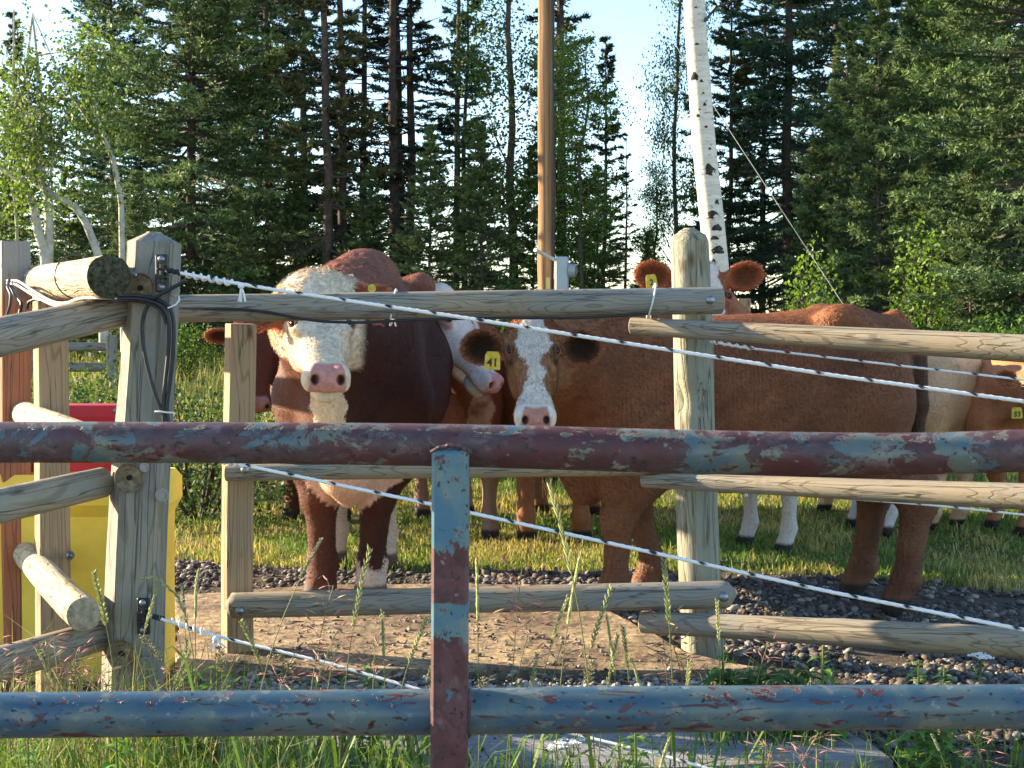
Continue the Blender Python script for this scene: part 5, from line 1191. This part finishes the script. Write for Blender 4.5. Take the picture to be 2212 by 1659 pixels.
# bushes
def bush(seed, H, R, n, col, leaf=.05):
    rng = np.random.default_rng(seed); p = rng.normal(0, 1, (n, 3)); p /= np.linalg.norm(p, axis=1)[:, None]; p *= rng.random((n, 1)) ** .4; lob = fbm(p * 2, 1.6, seed); p = p * (0.6 + .8 * lob)[:, None] * np.array([R, R, H * .55]) + [0, 0, H * .5]
    d = rng.normal(size=(n, 3)); d /= np.linalg.norm(d, axis=1)[:, None]; s = np.cross(d, rng.normal(size=(n, 3))); s /= np.linalg.norm(s, axis=1)[:, None]; L = leaf * rng.uniform(.6, 1.3, (n, 1))
    V = np.stack([p, p + d * L * .5 + s * L * .35, p + d * L, p + d * L * .5 - s * L * .35], 1).reshape(-1, 3); C = np.array(col)[None] * rng.uniform(.6, 1.4, (n, 1))
    st = MB()
    for i in range(14):
        a = rng.random() * 6.28; st.tube([(0, 0, 0), (math.cos(a) * R * .35, math.sin(a) * R * .35, H * .5), (math.cos(a) * R * .6, math.sin(a) * R * .6, H * rng.uniform(.6, 1))], [.015, .01, .004], 4, caps=False)
    return st.build('stems', M_BARK, True), mesh('foliage', V, np.arange(4 * n).reshape(-1, 4), M_LEAF, np.repeat(C, 4, 0))
BU = [bush(131, 1.2, .7, 3500, (.085, .15, .03)), bush(132, 2.1, .40, 1700, (.12, .20, .035), .06), bush(133, .9, .8, 3500, (.045, .085, .03), .035)]
def B(i, u, y, lb, sc=1.0, z=0): 
    o = place('bush', BU[i], u, y, lb, 'bush', 'bushes at the foot of the tree line', sc, rs.random() * 6, names=('stems', 'foliage')); return o
B(1, 1755, 17.5, 'bright green sapling under the guy wire', .9); B(1, 1990, 17.5, 'bright lime sapling in front of the olive spruce', 1.0); B(0, 2200, 15, 'leafy bush at the right edge over the rail', 1.0); B(1, 1780, 16.5, 'low lime shoot beside the guy wire foot', .65)
B(2, 225, 10.5, 'low leafy bush between the square post and corner post', .95); B(2, 165, 10.9, 'low dark bush seen left of the corner post', 1.1); B(2, 425, 9.0, 'dark bush left of the square post below the pipe', 1.0); B(2, 455, 12.5, 'brownish low bush at the edge of the lawn', .7)
B(0, 1130, 17, 'bush low beneath the poplar', .9); B(0, 600, 18, 'bush in front of the broad dark spruce', .8); B(0, 390, 19, 'bush at the foot of the big sunlit spruce', .8)
B(0, 2080, 16, 'bush over the pale calf', .8); B(0, 1900, 17, 'bush beneath the olive spruce', .8)

# ------------------------------------------------------------------ white limbed aspen on the left
def aspen():
    y = 19.0; rng = np.random.default_rng(5); base = P(100, 760, y); o = thing('aspen_tree', (base.x, y, gzf(base.x, y) - .1), 'aspen with crooked white limbs and pale green leaves at the left edge', 'aspen'); b = MB(); tips = []
    def limb(uv, r0, r1, wander=.0):
        pts = np.array([tuple(P(u, v, y + dy)) for u, v, dy in uv]); b.tube(pts, np.linspace(r0, r1, len(pts)), 9, caps=False); return pts
    limb([(100, 760, 0), (104, 640, 0), (97, 545, 0), (82, 500, 0), (72, 440, 0), (55, 400, 0), (20, 375, .1), (-30, 350, .2)], .085, .03)
    A = limb([(103, 640, 0), (105, 540, .05), (106, 480, .1), (104, 420, .1), (86, 370, .1), (72, 330, .1), (56, 305, .1), (68, 275, .1), (90, 220, .2), (80, 120, .2), (70, 30, .2)], .07, .012)
    C_ = limb([(104, 415, .1), (140, 435, .0), (165, 450, -.1), (185, 480, -.1), (205, 530, -.15), (215, 560, -.1)], .045, .055)
    D_ = limb([(215, 560, -.1), (222, 640, 0), (225, 760, 0)], .055, .07)
    E_ = limb([(245, 345, .3), (225, 300, .3), (205, 240, .2), (205, 170, .2), (207, 90, .2)], .035, .02)
    limb([(262, 440, .3), (245, 345, .3)], .04, .035); limb([(268, 760, .3), (262, 440, .3)], .05, .04)
    limb([(205, 240, .2), (170, 225, .2), (150, 200, .2)], .015, .008); limb([(30, 20, .3), (30, 200, .3)], .01, .02); limb([(40, 600, .5), (36, 480, .5), (30, 420, .4)], .03, .015)
    for i in range(46):
        u, v = rng.uniform(-60, 230), rng.uniform(60, 470)
        if u > 130 and v > 330: continue
        d = rng.normal(0, .5); p = P(u, v, y + d); j = A[rng.integers(3, len(A))]; mid = (np.array(tuple(p)) * .6 + j * .4) + rng.normal(0, .12, 3)
        b.tube([j, mid, tuple(p)], [.016, .010, .004], 4, caps=False); tips.append(tuple(p)); tips.append(tuple(mid))
    tips += [tuple(P(u, v, y)) for u, v in ((205, 120), (200, 80), (190, 150), (225, 160), (230, 400), (150, 300), (180, 270), (20, 560), (10, 480), (40, 450), (260, 260))]
    tips = np.array(tips); n = 9500; k = rng.integers(0, len(tips), n); p = tips[k] + rng.normal(0, .17, (n, 3)); d = rng.normal(size=(n, 3)); d[:, 2] -= .6; d /= np.linalg.norm(d, axis=1)[:, None]; s = np.cross(d, rng.normal(size=(n, 3))); s /= np.linalg.norm(s, axis=1)[:, None]; L = .052 * rng.uniform(.6, 1.3, (n, 1))
    V = np.stack([p, p + d * L * .45 + s * L * .42, p + d * L, p + d * L * .45 - s * L * .42], 1).reshape(-1, 3) - np.array(tuple(o.location)); C = np.array([.10, .15, .042])[None] * rng.uniform(.65, 1.4, (len(tips), 1))[k]
    b.put('trunk', M_PBARK, o, smooth=True); put('crown', mesh('crown', V, np.arange(4 * n).reshape(-1, 4), M_LEAF, np.repeat(C, 4, 0)), o, Matrix.Translation(o.location))
aspen()

# ------------------------------------------------------------------ birch trunk in the middle distance
m, nt, bb = newmat('birch bark', .7, .25); k = N(nt)
w1 = k.noise(k.coord('Object', (9, 1.4, 1.4)), 3.2, 4, .6, .2); c = k.ramp(w1, [(.3, (.50, .46, .37)), (.55, (.66, .62, .52)), (.75, (.72, .69, .60))])
f1 = k.noise(k.coord('Object', (32, 7, 7)), 1.4, 4, .7, .4); c = k.mix(k.ramp(f1, [(.60, (0,) * 3), (.64, (.8,) * 3)]), c, (.13, .10, .08))
f2 = k.noise(k.coord('Object', (14, 14, 14)), 3.0, 3, .6); c = k.mix(k.ramp(f2, [(.68, (0,) * 3), (.72, (.8,) * 3)]), c, (.07, .05, .04))
k.l(c, bb.inputs['Base Color']); k.bump(f1, bb, .4, .006); M_BIRCH = m
yb = 14.0; base = P(1562, 760, yb); birch = thing('birch_tree', (base.x, yb, gzf(base.x, yb) - .1), 'pale birch trunk with black knot scars, leaning left behind the round post', 'birch')
sp_ = [P(u, v, yb) for u, v in ((1490, -500), (1497, -120), (1499, 0), (1505, 100), (1513, 200), (1519, 300), (1530, 400), (1541, 500), (1550, 600), (1557, 690), (1564, 800))][::-1]
b = MB(); M_, L0 = xform(sp_[0], sp_[-1]); q = np.array([tuple(M_.inverted() @ p) for p in sp_]); s = np.linspace(0, q[-1, 0], 80); path = np.stack([s, np.interp(s, q[:, 0], q[:, 1]), np.interp(s, q[:, 0], q[:, 2])], 1)
for _ in range(20): path[1:-1, 1:] = (path[:-2, 1:] + path[2:, 1:] + 2 * path[1:-1, 1:]) / 4
b.tube(path, np.linspace(.128, .088, 80) * (1 + .03 * (vnoise(np.stack([s * 3, 0 * s, 0 * s], 1), 1, 2) - .5)), 26); trunk_b = put('trunk', b.build('trunk', M_BIRCH, True), birch, M_)
M_SCAR = flat_mat('black birch scar', (.045, .036, .032), .95, .1, vary=.7, scale=22, bump=1.0); rng = np.random.default_rng(9)
def scar(u, v, w, h):
    cu = np.interp(v, [0, 100, 200, 300, 400, 500, 600, 690], [1499, 1505, 1513, 1519, 1530, 1541, 1550, 1557]); R_ = np.interp(v, [-120, 690], [.100, .124]); c = np.array(tuple(P(cu, v, yb))); off = np.clip((u - cu) / F * yb / R_, -.9, .9); a0 = math.asin(off)
    n = 22; ang = np.linspace(0, 6.28, n, endpoint=False); rw = w / F * yb / R_; hh = h / F * yb; vs = [(0, 0)] + [(math.cos(a) * rw * (1 + rng.normal(0, .13)), math.sin(a) * hh * (1 + rng.normal(0, .15)) * (1.1 if math.sin(a) > 0 else .6) + .25 * hh * (math.cos(a) ** 2 < .3)) for a in ang]
    V = []
    for i, (da, dz) in enumerate(vs):
        a = np.clip(a0 + da, -1.5, 1.5); rr = R_ + (.010 if i == 0 else .0015); V.append(c + [math.sin(a) * rr, -math.cos(a) * rr, dz])
    b = MB(); b.add(V, np.array([[0, 1 + i, 1 + (i + 1) % n] for i in range(n)])); b.put('knot_scar', M_SCAR, trunk_b, origin=c)
for s_ in ((1528, 376, 18, 12), (1532, 470, 22, 11), (1545, 497, 12, 7), (1540, 517, 9, 5), (1548, 545, 15, 9), (1497, 172, 9, 11), (1521, 48, 4, 7), (1512, 180, 4, 3), (1519, 230, 4, 4), (1505, 254, 5, 3.5), (1522, 278, 4, 3), (1530, 325, 4, 3), (1500, 21, 3, 2), (1545, 440, 5, 6), (1502, 100, 5, 2.5), (1508, 240, 3, 2), (1516, 205, 3, 2), (1560, 600, 6, 5), (1538, 565, 5, 4), (1555, 650, 6, 3), (1545, 632, 5, 3)): scar(*s_)
b = MB(); b.tube([P(1522, 46, yb - .1), P(1548, 15, yb - .1), P(1575, 5, yb - .15), P(1600, -8, yb - .2), P(1660, -60, yb - .2)], [.014, .011, .009, .008, .006], 6); b.put('limb', M_BARK, birch, smooth=True)
t_, c_, l_ = branchy(141, 5, nb=22, spread=1.5, leaves=9000, col=(.10, .17, .035), low=.25, r0=.07, pale=True)
ct = P(1490, -480, yb)
for nme, me in (('upper_trunk', t_), ('crown', c_), ('limbs', l_)): put(nme, me, birch, Matrix.Translation(ct))
# ------------------------------------------------------------------ grass and foreground plants
M_GRASS = attr_mat('grass blade', .55, .3, trans=.35, tint=(1.1, 1.15, .6))
def blades(base, h, w, lean, rng, cols, seg=2):
    n = len(base); a = rng.random(n) * 6.28; dx = np.stack([np.cos(a), np.sin(a), 0 * a], 1); fa = rng.random(n) * 3.14; sx = np.stack([np.cos(fa), np.sin(fa) * .5, 0 * a], 1) * (w / 2)[:, None]; up = np.array([0, 0, 1.])
    m = base + up * (h * .55)[:, None] + dx * (h * lean * .22)[:, None]; t = base + up * (h * (1 - .25 * lean))[:, None] + dx * (h * lean * .8)[:, None]
    V = np.stack([base - sx, base + sx, m + sx * .8, m - sx * .8, t], 1).reshape(-1, 3); o = np.arange(n)[:, None] * 5
    return V, [o + np.array([[0, 1, 2, 3]]), o + np.array([[3, 2, 4]])], np.repeat(cols, 5, 0)
rng = np.random.default_rng(31)
n = 260000; y = 6.4 * (30 / 6.4) ** rng.random(n); x = (rng.random(n) * 2 - 1) * (.40 * y + .6); p = np.stack([x, y, 0 * x], 1)
kf = (y > edge_y(x) + .9 * (fbm(p, 1.1, 8) - .5) - .1) & (fbm(p, 1.7, 12) + .3 * rng.random(n) > .46); p = p[kf]; n = len(p); x, y = p[:, 0], p[:, 1]
f = fbm(p, 1.3, 15, 4); g2 = fbm(p, 6, 16, 2); C = mixc(np.array([.15, .24, .05]), np.array([.46, .38, .15]), sstep(.42, .62, f + .25 * (g2 - .5) + .10 * rng.normal(size=n))); C *= rng.uniform(.6, 1.35, (n, 1))
h = (.018 + .035 * rng.random(n) ** 2) * (1 + .9 * (y > 12) * rng.random(n)) * (1 + .8 * (g2 > .6)); p[:, 2] = gz(x, y)
V, Fs, Cc = blades(p, h, .004 + .0006 * y, rng.random(n) * 1.2, rng, C); put('pasture_grass', mesh('pasture_grass', V, Fs, M_GRASS, Cc), kind='stuff', label='short patchy green and straw coloured pasture grass')
# tall rough grass at the edge of the wood
n = 16000; y = rng.uniform(15, 26, n); x = (rng.random(n) * 2 - 1) * .42 * y; p = np.stack([x, y, gz(x, y)], 1); C = mixc(np.array([.17, .25, .05]), np.array([.42, .36, .14]), rng.random(n)) * rng.uniform(.6, 1.2, (n, 1))
V, Fs, Cc = blades(p, rng.uniform(.12, .45, n), np.full(n, .016), rng.random(n), rng, C); put('rough_grass', mesh('rough_grass', V, Fs, M_GRASS, Cc), kind='stuff', label='taller rough grass along the edge of the wood')
# lush foreground grass between gate and fence
def fg(n, ux, yy, hh, green, seed, w=.006, lean=1.0):
    rng = np.random.default_rng(seed); y = rng.uniform(yy[0], yy[1], n); u = rng.uniform(ux[0], ux[1], n); x = (u - 1106) / F * y; p = np.stack([x, y, gz(x, y)], 1)
    keep = fbm(p, 5, seed) + .2 * rng.random(n) > .42; p = p[keep]; n = len(p); C = mixc(np.array(green), np.array([.36, .30, .16]), (rng.random(n) < .22) * 1.0); C = C * rng.uniform(.65, 1.35, (n, 1))
    return blades(p, rng.uniform(hh[0], hh[1], n), w * rng.uniform(.5, 1.5, n), rng.random(n) * lean, rng, C)
parts = [fg(2300, (-150, 1000), (3.1, 4.1), (.06, .24), (.17, .26, .05), 41, .007), fg(1100, (-150, 700), (3.2, 4.1), (.15, .42), (.15, .25, .05), 42, .005, 1.3), fg(900, (950, 1560), (3.2, 3.9), (.03, .16), (.11, .22, .03), 43, .007),
         fg(500, (1500, 2300), (3.4, 4.3), (.05, .18), (.10, .2, .03), 44, .006), fg(420, (-150, 480), (3.5, 4.4), (.3, .5), (.30, .27, .14), 45, .003, 1.4), fg(700, (1530, 1790), (4.1, 4.7), (.05, .22), (.06, .14, .025), 46, .007)]
V = []; Fq = []; Ft = []; Cc = []; o = 0
for v, f, c in parts: V.append(v); Fq.append(f[0] + o); Ft.append(f[1] + o); Cc.append(c); o += len(v)
put('foreground_grass', mesh('foreground_grass', np.vstack(V), [np.vstack(Fq), np.vstack(Ft)], M_GRASS, np.vstack(Cc)), kind='stuff', label='lush grass growing between the pipe gate and the fence')
# seed stalks
def stalk(kind, H, seed, bend=.12):
    rng = np.random.default_rng(seed); sb = MB(); hb = MB(); a = rng.random() * 6.28; dx = np.array([math.cos(a), math.sin(a) * .4, 0]); t = np.linspace(0, 1, 14)[:, None]; pts = np.array([0, 0, 1.]) * H * t * (1 - .12 * bend * t) + dx * H * bend * t ** 2.4
    if kind == 'arch': pts = pts + dx * H * .13 * sstep(.8, 1, t) + np.array([0, 0, -1]) * H * .10 * sstep(.9, 1, t)
    sb.tube(pts, np.linspace(.0019, .0011, 14), 5, col=(.19, .22, .08)); at = lambda q: np.array([np.interp(q, t[:, 0], pts[:, i]) for i in range(3)])
    for li in range(2):
        q = rng.uniform(.1, .55); p0 = at(q); an = rng.random() * 6.28; dd = np.array([math.cos(an), math.sin(an), 0]); L = H * rng.uniform(.2, .35); s = np.cross(dd, [0, 0, 1]); pp = [p0, p0 + dd * L * .25 + [0, 0, L * .6], p0 + dd * L * .6 + [0, 0, L * .75], p0 + dd * L + [0, 0, L * .55]]
        w = [.003, .005, .0035, .0003]; vs = []
        for k_, q_ in enumerate(pp): vs += [q_ - s * w[k_], q_ + s * w[k_]]
        hb_c = (.13, .22, .05); sb.add(vs, np.array([[2 * k_, 2 * k_ + 1, 2 * k_ + 3, 2 * k_ + 2] for k_ in range(3)]), hb_c)
    def spk(p, d, L, w, c):
        d = d / np.linalg.norm(d); hb.tube([p, p + d * L * .35, p + d * L * .75, p + d * L], [w * .5, w * 1.2, w * .9, .0003], 4, caps=False, col=c)
    if kind in ('wheat', 'arch'):
        Lh = .17 + .07 * rng.random(); n = 22
        for i in range(n):
            q = 1 - Lh / H * (1 - i / n); p0 = at(q); tg = at(min(1, q + .01)) - at(q - .01); tg /= np.linalg.norm(tg) + 1e-9; sd = np.array([1., 0, 0]) * (1 if i % 2 else -1); c = np.array([.42, .44, .20]) * rng.uniform(.7, 1.35)
            spk(p0, tg + sd * .38 + rng.normal(0, .05, 3), .023, .0026, c); spk(p0, tg + sd * .1 + np.array([0, .3, 0]), .014, .002, c * .9)
    elif kind == 'brome':
        for i in range(26):
            q = 1 - rng.random() * .26; p0 = at(q); an = rng.random() * 6.28; d = np.array([math.cos(an), math.sin(an) * .6, rng.uniform(-.1, 1.0)]); d /= np.linalg.norm(d); L = rng.uniform(.02, .07) * (1.3 - .5 * (q - .74) / .26); p1 = p0 + d * L; hb.tube([p0, p0 + d * L * .6 + [0, 0, .004], p1], .0005, 3, caps=False, col=(.30, .20, .15))
            c = np.array([.42, .20, .19]) * rng.uniform(.6, 1.3) if rng.random() < .75 else np.array([.42, .33, .2]); spk(p1, d + np.array([0, 0, -.35]) + rng.normal(0, .15, 3), .034, .0028, c)
    elif kind == 'tuft':
        for i in range(90):
            q = 1 - rng.random() * .14; an = rng.random() * 6.28; rad = .016 * math.sin(min(1, (1 - q) / .14 + .15) * 2.6); p0 = at(q) + np.array([math.cos(an), math.sin(an), 0]) * rad * rng.random(); spk(p0, np.array([math.cos(an), math.sin(an), 1.2]), .010, .0022, np.array([.36, .33, .20]) * rng.uniform(.5, 1.2))
    elif kind == 'timothy':
        for i in range(120):
            q = 1 - rng.random() * .13; an = rng.random() * 6.28; spk(at(q), np.array([math.cos(an), math.sin(an), .8]), .0065, .0016, np.array([.38, .40, .24]) * rng.uniform(.7, 1.2))
    return sb.build('stem', M_GRASS, True), hb.build('seed_head', M_GRASS, True)
KN = {'wheat': ('grass_stalk', 'green wheatgrass ear'), 'arch': ('grass_stalk', 'nodding wheatgrass ear'), 'brome': ('brome_stalk', 'purple brome head'), 'tuft': ('tuft_grass_stalk', 'bunched pale cocksfoot head'), 'timothy': ('timothy_stalk', 'narrow timothy head')}
PR = {k: [stalk(k, .8, 200 + i * 7 + len(k), .05 + .1 * i) for i in range(3)] for k in KN}
rg = np.random.default_rng(55)
def st(kind, u, v, y, where=None, i=None, rz=None):
    top = P(u, v, y); H = top.z; x = top.x; g0 = gzf(x, y); i = rg.integers(0, 3) if i is None else i
    nm, lb = KN[kind]; o = thing(nm, (x, y, g0), (lb + ' ' + where) if where else lb + ' among the other stalks by the gate', 'grass stalk', 'tall seed stalks between gate and fence', rg.random() * 6.28 if rz is None else rz)
    s = (H - g0) / .8; o.scale = (.75 + .25 * s, .75 + .25 * s, s)
    for q, me in zip(('stem', 'seed_head'), PR[kind][i]): c = bpy.data.objects.new(q, me); COL.objects.link(c); c.parent = o
for kind, u, v, y, w in (('wheat', 1293, 1020, 3.2, 'reaching up to the top gate pipe, the tallest one'), ('wheat', 1197, 1165, 3.3, 'right of the purple brome, thick and green'), ('timothy', 523, 1138, 3.3, 'standing in front of the square post'), ('arch', 418, 1196, 3.5, 'bent over beside the corner post'), ('arch', 438, 1198, 3.6, 'second of the bent pair by the corner post'),
        ('wheat', 257, 1205, 3.6, 'in front of the corner post'), ('wheat', 272, 1232, 3.7, 'close beside the one on the corner post'), ('wheat', 727, 1185, 3.4, 'in front of the bull\'s legs'), ('wheat', 832, 1325, 3.6, 'low below the bull'), ('brome', 1100, 1232, 3.6, 'right of the gate upright'), ('brome', 1090, 1330, 3.5, 'lower right of the gate upright'),
        ('brome', 655, 1262, 3.6, 'leaning up toward the bull\'s hooves'), ('brome', 640, 1350, 3.4, 'over the lowest rope'), ('brome', 560, 1395, 3.5, 'just right of the square post'), ('brome', 1500, 1320, 3.7, 'at the round post foot'), ('brome', 1535, 1395, 3.6, 'reddish, right of the round post foot'), ('brome', 1612, 1395, 3.8, 'straw coloured, over the green clump'), ('wheat', 1462, 1205, 3.4, 'in front of the round post'),
        ('wheat', 1148, 1270, 3.6, 'between brome and thick green ear'), ('wheat', 1034, 1202, 3.5, 'just right of the gate upright'), ('wheat', 1235, 1258, 3.6, 'right of the thick green ear'), ('tuft', 1245, 1400, 3.5, 'dark, at the lower middle'), ('tuft', 1030, 1455, 3.3, 'beside the upright near the lower pipe'), ('tuft', 735, 1385, 3.6, 'below the bull\'s brisket'), ('wheat', 1345, 1340, 3.5, 'right of centre over the sawdust mat'), ('wheat', 1370, 1350, 3.6, 'second right of centre over the mat'),
        ('wheat', 1420, 1430, 3.5, 'short one left of the round post'), ('wheat', 1475, 1420, 3.4, 'short one before the round post'), ('wheat', 1010, 1350, 3.6, 'hard against the upright'), ('tuft', 450, 1365, 3.6, 'grey, left of the square post'), ('tuft', 487, 1400, 3.5, 'grey, at the square post'), ('timothy', 408, 1275, 3.6, 'left of the bent pair'), ('brome', 120, 1345, 3.6, 'left of the stub log'), ('brome', 185, 1395, 3.7, 'under the stub log end'),
        ('brome', 60, 1440, 3.6, 'at the far left low down'), ('tuft', 140, 1430, 3.5, 'pale, below the stub log'), ('tuft', 40, 1450, 3.5, 'pale, at the left edge'), ('wheat', 160, 1385, 3.5, 'green, below the stub log end'), ('brome', 215, 1440, 3.5, 'beside the corner post foot'), ('brome', 20, 1350, 3.7, 'at the left edge'), ('wheat', 845, 1330, 3.8, 'slim, right of the low bull one'),
        ('brome', 1680, 1570, 3.2, 'under the lower pipe right of centre'), ('brome', 1640, 1600, 3.2, 'reddish, under the lower pipe'), ('timothy', 2075, 1570, 3.3, 'under the lower pipe at the right'), ('wheat', 1400, 1560, 3.1, 'under the lower pipe in the middle'), ('brome', 2150, 1560, 3.3, 'under the lower pipe at the right edge'), ('wheat', 960, 1300, 3.8, 'in the gap just left of the upright'), ('wheat', 890, 1370, 3.7, 'thin, left of the upright and low'), ('brome', 690, 1400, 3.7, 'between bull brome and rope'),
        ('wheat', 600, 1330, 3.8, 'over the square post side of the mat'), ('brome', 800, 1410, 3.6, 'short, low under the bull'), ('tuft', 820, 1450, 3.6, 'squat, just above the lower pipe left of centre'), ('wheat', 1560, 1300, 3.9, 'leaning over the round post rail end'), ('brome', 1450, 1400, 3.8, 'small, between the centre ears and round post'), ('brome', 1170, 1400, 3.7, 'sparse, halfway from upright to centre'), ('wheat', 330, 1400, 3.6, 'thin, right of the corner post foot'), ('wheat', 380, 1390, 3.6, 'second thin one right of the corner post foot'), ('brome', 360, 1410, 3.8, 'pale, right of the corner post foot'), ('tuft', 90, 1400, 3.8, 'pale, left of the corner post foot'), ('wheat', 1130, 1420, 3.6, 'short, right of the upright near the pipe'), ('wheat', 1290, 1380, 3.5, 'slim, at the centre of the mats')):
    st(kind, u, v, y, w)
# yarrow: white flat heads on feathery stems
def yarrow(seed):
    rng = np.random.default_rng(seed); a = MB(); h = MB(); H = .5
    pts = [(0, 0, 0), (.006, 0, .2), (0, 0, .38), (.004, 0, .47)]; a.tube(pts, [.003, .0028, .0024, .002], 6, col=(.14, .20, .07))
    for i in range(11):
        z = .04 + .038 * i; an = rng.random() * 6.28; d = np.array([math.cos(an), math.sin(an), .45]); L = .11 * (1.1 - z); p0 = np.array([0, 0, z]); a.tube([p0, p0 + d * L * .6, p0 + d * L], .0009, 3, caps=False, col=(.16, .24, .07))
        for j in range(26): q = rng.random(); s = np.cross(d, [0, 0, 1]) * rng.choice([-1, 1]); e = p0 + d * L * q; a.tube([e, e + (s * .8 + d * .5) * .022 * rng.uniform(.5, 1) * (1.1 - q) + rng.normal(0, .003, 3)], [.0011, .0004], 3, caps=False, col=np.array([.17, .27, .07]) * rng.uniform(.7, 1.3))
    for i in range(9):
        an = rng.random() * 6.28; r = .035 * rng.random() ** .5; c = np.array([math.cos(an) * r, math.sin(an) * r, .49 - .2 * r + rng.normal(0, .003)]); a.tube([(0, 0, .42), c], .0008, 3, caps=False, col=(.14, .20, .07))
        for j in range(22): b2 = rng.random() * 6.28; q = .013 * rng.random() ** .5; h.sphere(c + [math.cos(b2) * q, math.sin(b2) * q, rng.normal(0, .001)], (.0030, .0030, .0018), 6, 4, col=np.array([.72, .72, .68]) * rng.uniform(.75, 1.05))
    return a.build('stem', M_GRASS, True), h.build('flower_head', M_STONE2, True)
M_STONE2 = attr_mat('yarrow petals', .7, .2); YA = [yarrow(1), yarrow(2)]
for i, (u, v, y, w, sc) in enumerate(((2118, 1412, 3.9, 'in front of the lowest right rail', None), (2050, 1333, 5.6, 'blooming beyond the lowest right rail', None), (2018, 1338, 5.7, 'second one beyond the lowest right rail', None), (1232, 1598, 3.3, 'under the lower pipe beside the leafy thistle', None), (1205, 1612, 3.4, 'under the lower pipe, left one of the pair', None))):
    q = P(u, v, y); o = thing('yarrow', (q.x, y, gzf(q.x, y)), 'white flowered yarrow ' + w, 'flower', 'yarrow plants', i); s = (q.z - gzf(q.x, y)) / .49; o.scale = (min(1.3, s * 1.1 + .15),) * 2 + (s,)
    for nme, me in zip(('stem', 'flower_head'), YA[i % 2]): c = bpy.data.objects.new(nme, me); COL.objects.link(c); c.parent = o
# leafy weeds
def weed(seed, H, n, L, w, col, lob=0):
    rng = np.random.default_rng(seed); a = MB(); lf = MB(); a.tube([(0, 0, 0), (.005, 0, H * .5), (0, 0, H)], [.005, .004, .002], 6, col=(.15, .22, .06))
    for i in range(n):
        z = H * (.05 + .93 * i / n); an = i * 2.4 + rng.normal(0, .3); d = np.array([math.cos(an), math.sin(an), 0]); s = np.array([-d[1], d[0], 0]); ll = L * (1.15 - .75 * i / n) * rng.uniform(.7, 1.15); m = 9; vs = []
        for j in range(m + 1):
            t = j / m; c = np.array([0, 0, z]) + d * ll * t + np.array([0, 0, ll * (.55 * t - .75 * t * t)]); ww = w * ll / L * math.sin(min(1, t * 1.15 + .05) * 3.0) * (1 + (lob * (.55 if j % 2 else -.45))); vs += [c - s * ww + [0, 0, abs(ww) * .3], c, c + s * ww + [0, 0, abs(ww) * .3]]
        f = []
        for j in range(m): o = 3 * j; f += [[o, o + 1, o + 4, o + 3], [o + 1, o + 2, o + 5, o + 4]]
        lf.add(vs, np.array(f), np.array(col) * rng.uniform(.7, 1.3))
    return a.build('stem', M_GRASS, True), lf.build('leaves', M_GRASS, False)
WD = [weed(1, .36, 46, .09, .018, (.14, .25, .05), 1), weed(2, .30, 16, .10, .022, (.11, .24, .03)), weed(3, .14, 26, .16, .03, (.05, .12, .022), .5)]
for i, (k, u, v, y, w) in enumerate(((0, 1372, 1572, 3.2, 'leafy green thistle rising under the lower pipe'), (1, 1778, 1395, 4.3, 'upright weed with bright round leaves over the gravel'), (2, 1640, 1440, 4.35, 'dark green clump at the foot of the round post'), (2, 1715, 1452, 4.3, 'dark green clump right of the round post'), (2, 1580, 1450, 4.4, 'dark clump behind the reddish brome'), (1, 1560, 1400, 4.4, 'light green shoot beside the round post'),
        (0, 1985, 1425, 4.0, 'feathery weed near the rail yarrow'), (0, 2040, 1440, 4.0, 'pale feathery weed left of the rail yarrow'), (1, 470, 1425, 3.7, 'toothed weed at the square post foot'), (0, 800, 1420, 3.9, 'weed below the bull over the rope'), (0, 415, 1440, 3.7, 'jagged weed right of the corner post'), (1, 1800, 1440, 4.2, 'low bright weed on the gravel'), (0, 1650, 1600, 3.3, 'weed in front of the grey slab'), (1, 1780, 1630, 3.5, 'small weed at the slab corner'), (2, 2000, 1630, 4.1, 'low weed on the stones beyond the slab'), (1, 250, 1580, 3.3, 'weed low at the left'), (0, 60, 1590, 3.3, 'weed at the bottom left corner'))):
    q = P(u, v, y); o = thing('weed', (q.x, y, gzf(q.x, y)), w, 'weed', 'leafy weeds', i * 1.3); H0 = (.36, .30, .14)[k]; s = (q.z - gzf(q.x, y)) / H0; o.scale = (min(1.5, .5 + s * .6),) * 2 + (s,)
    for nme, me in zip(('stem', 'leaves'), WD[k]): c = bpy.data.objects.new(nme, me); COL.objects.link(c); c.parent = o
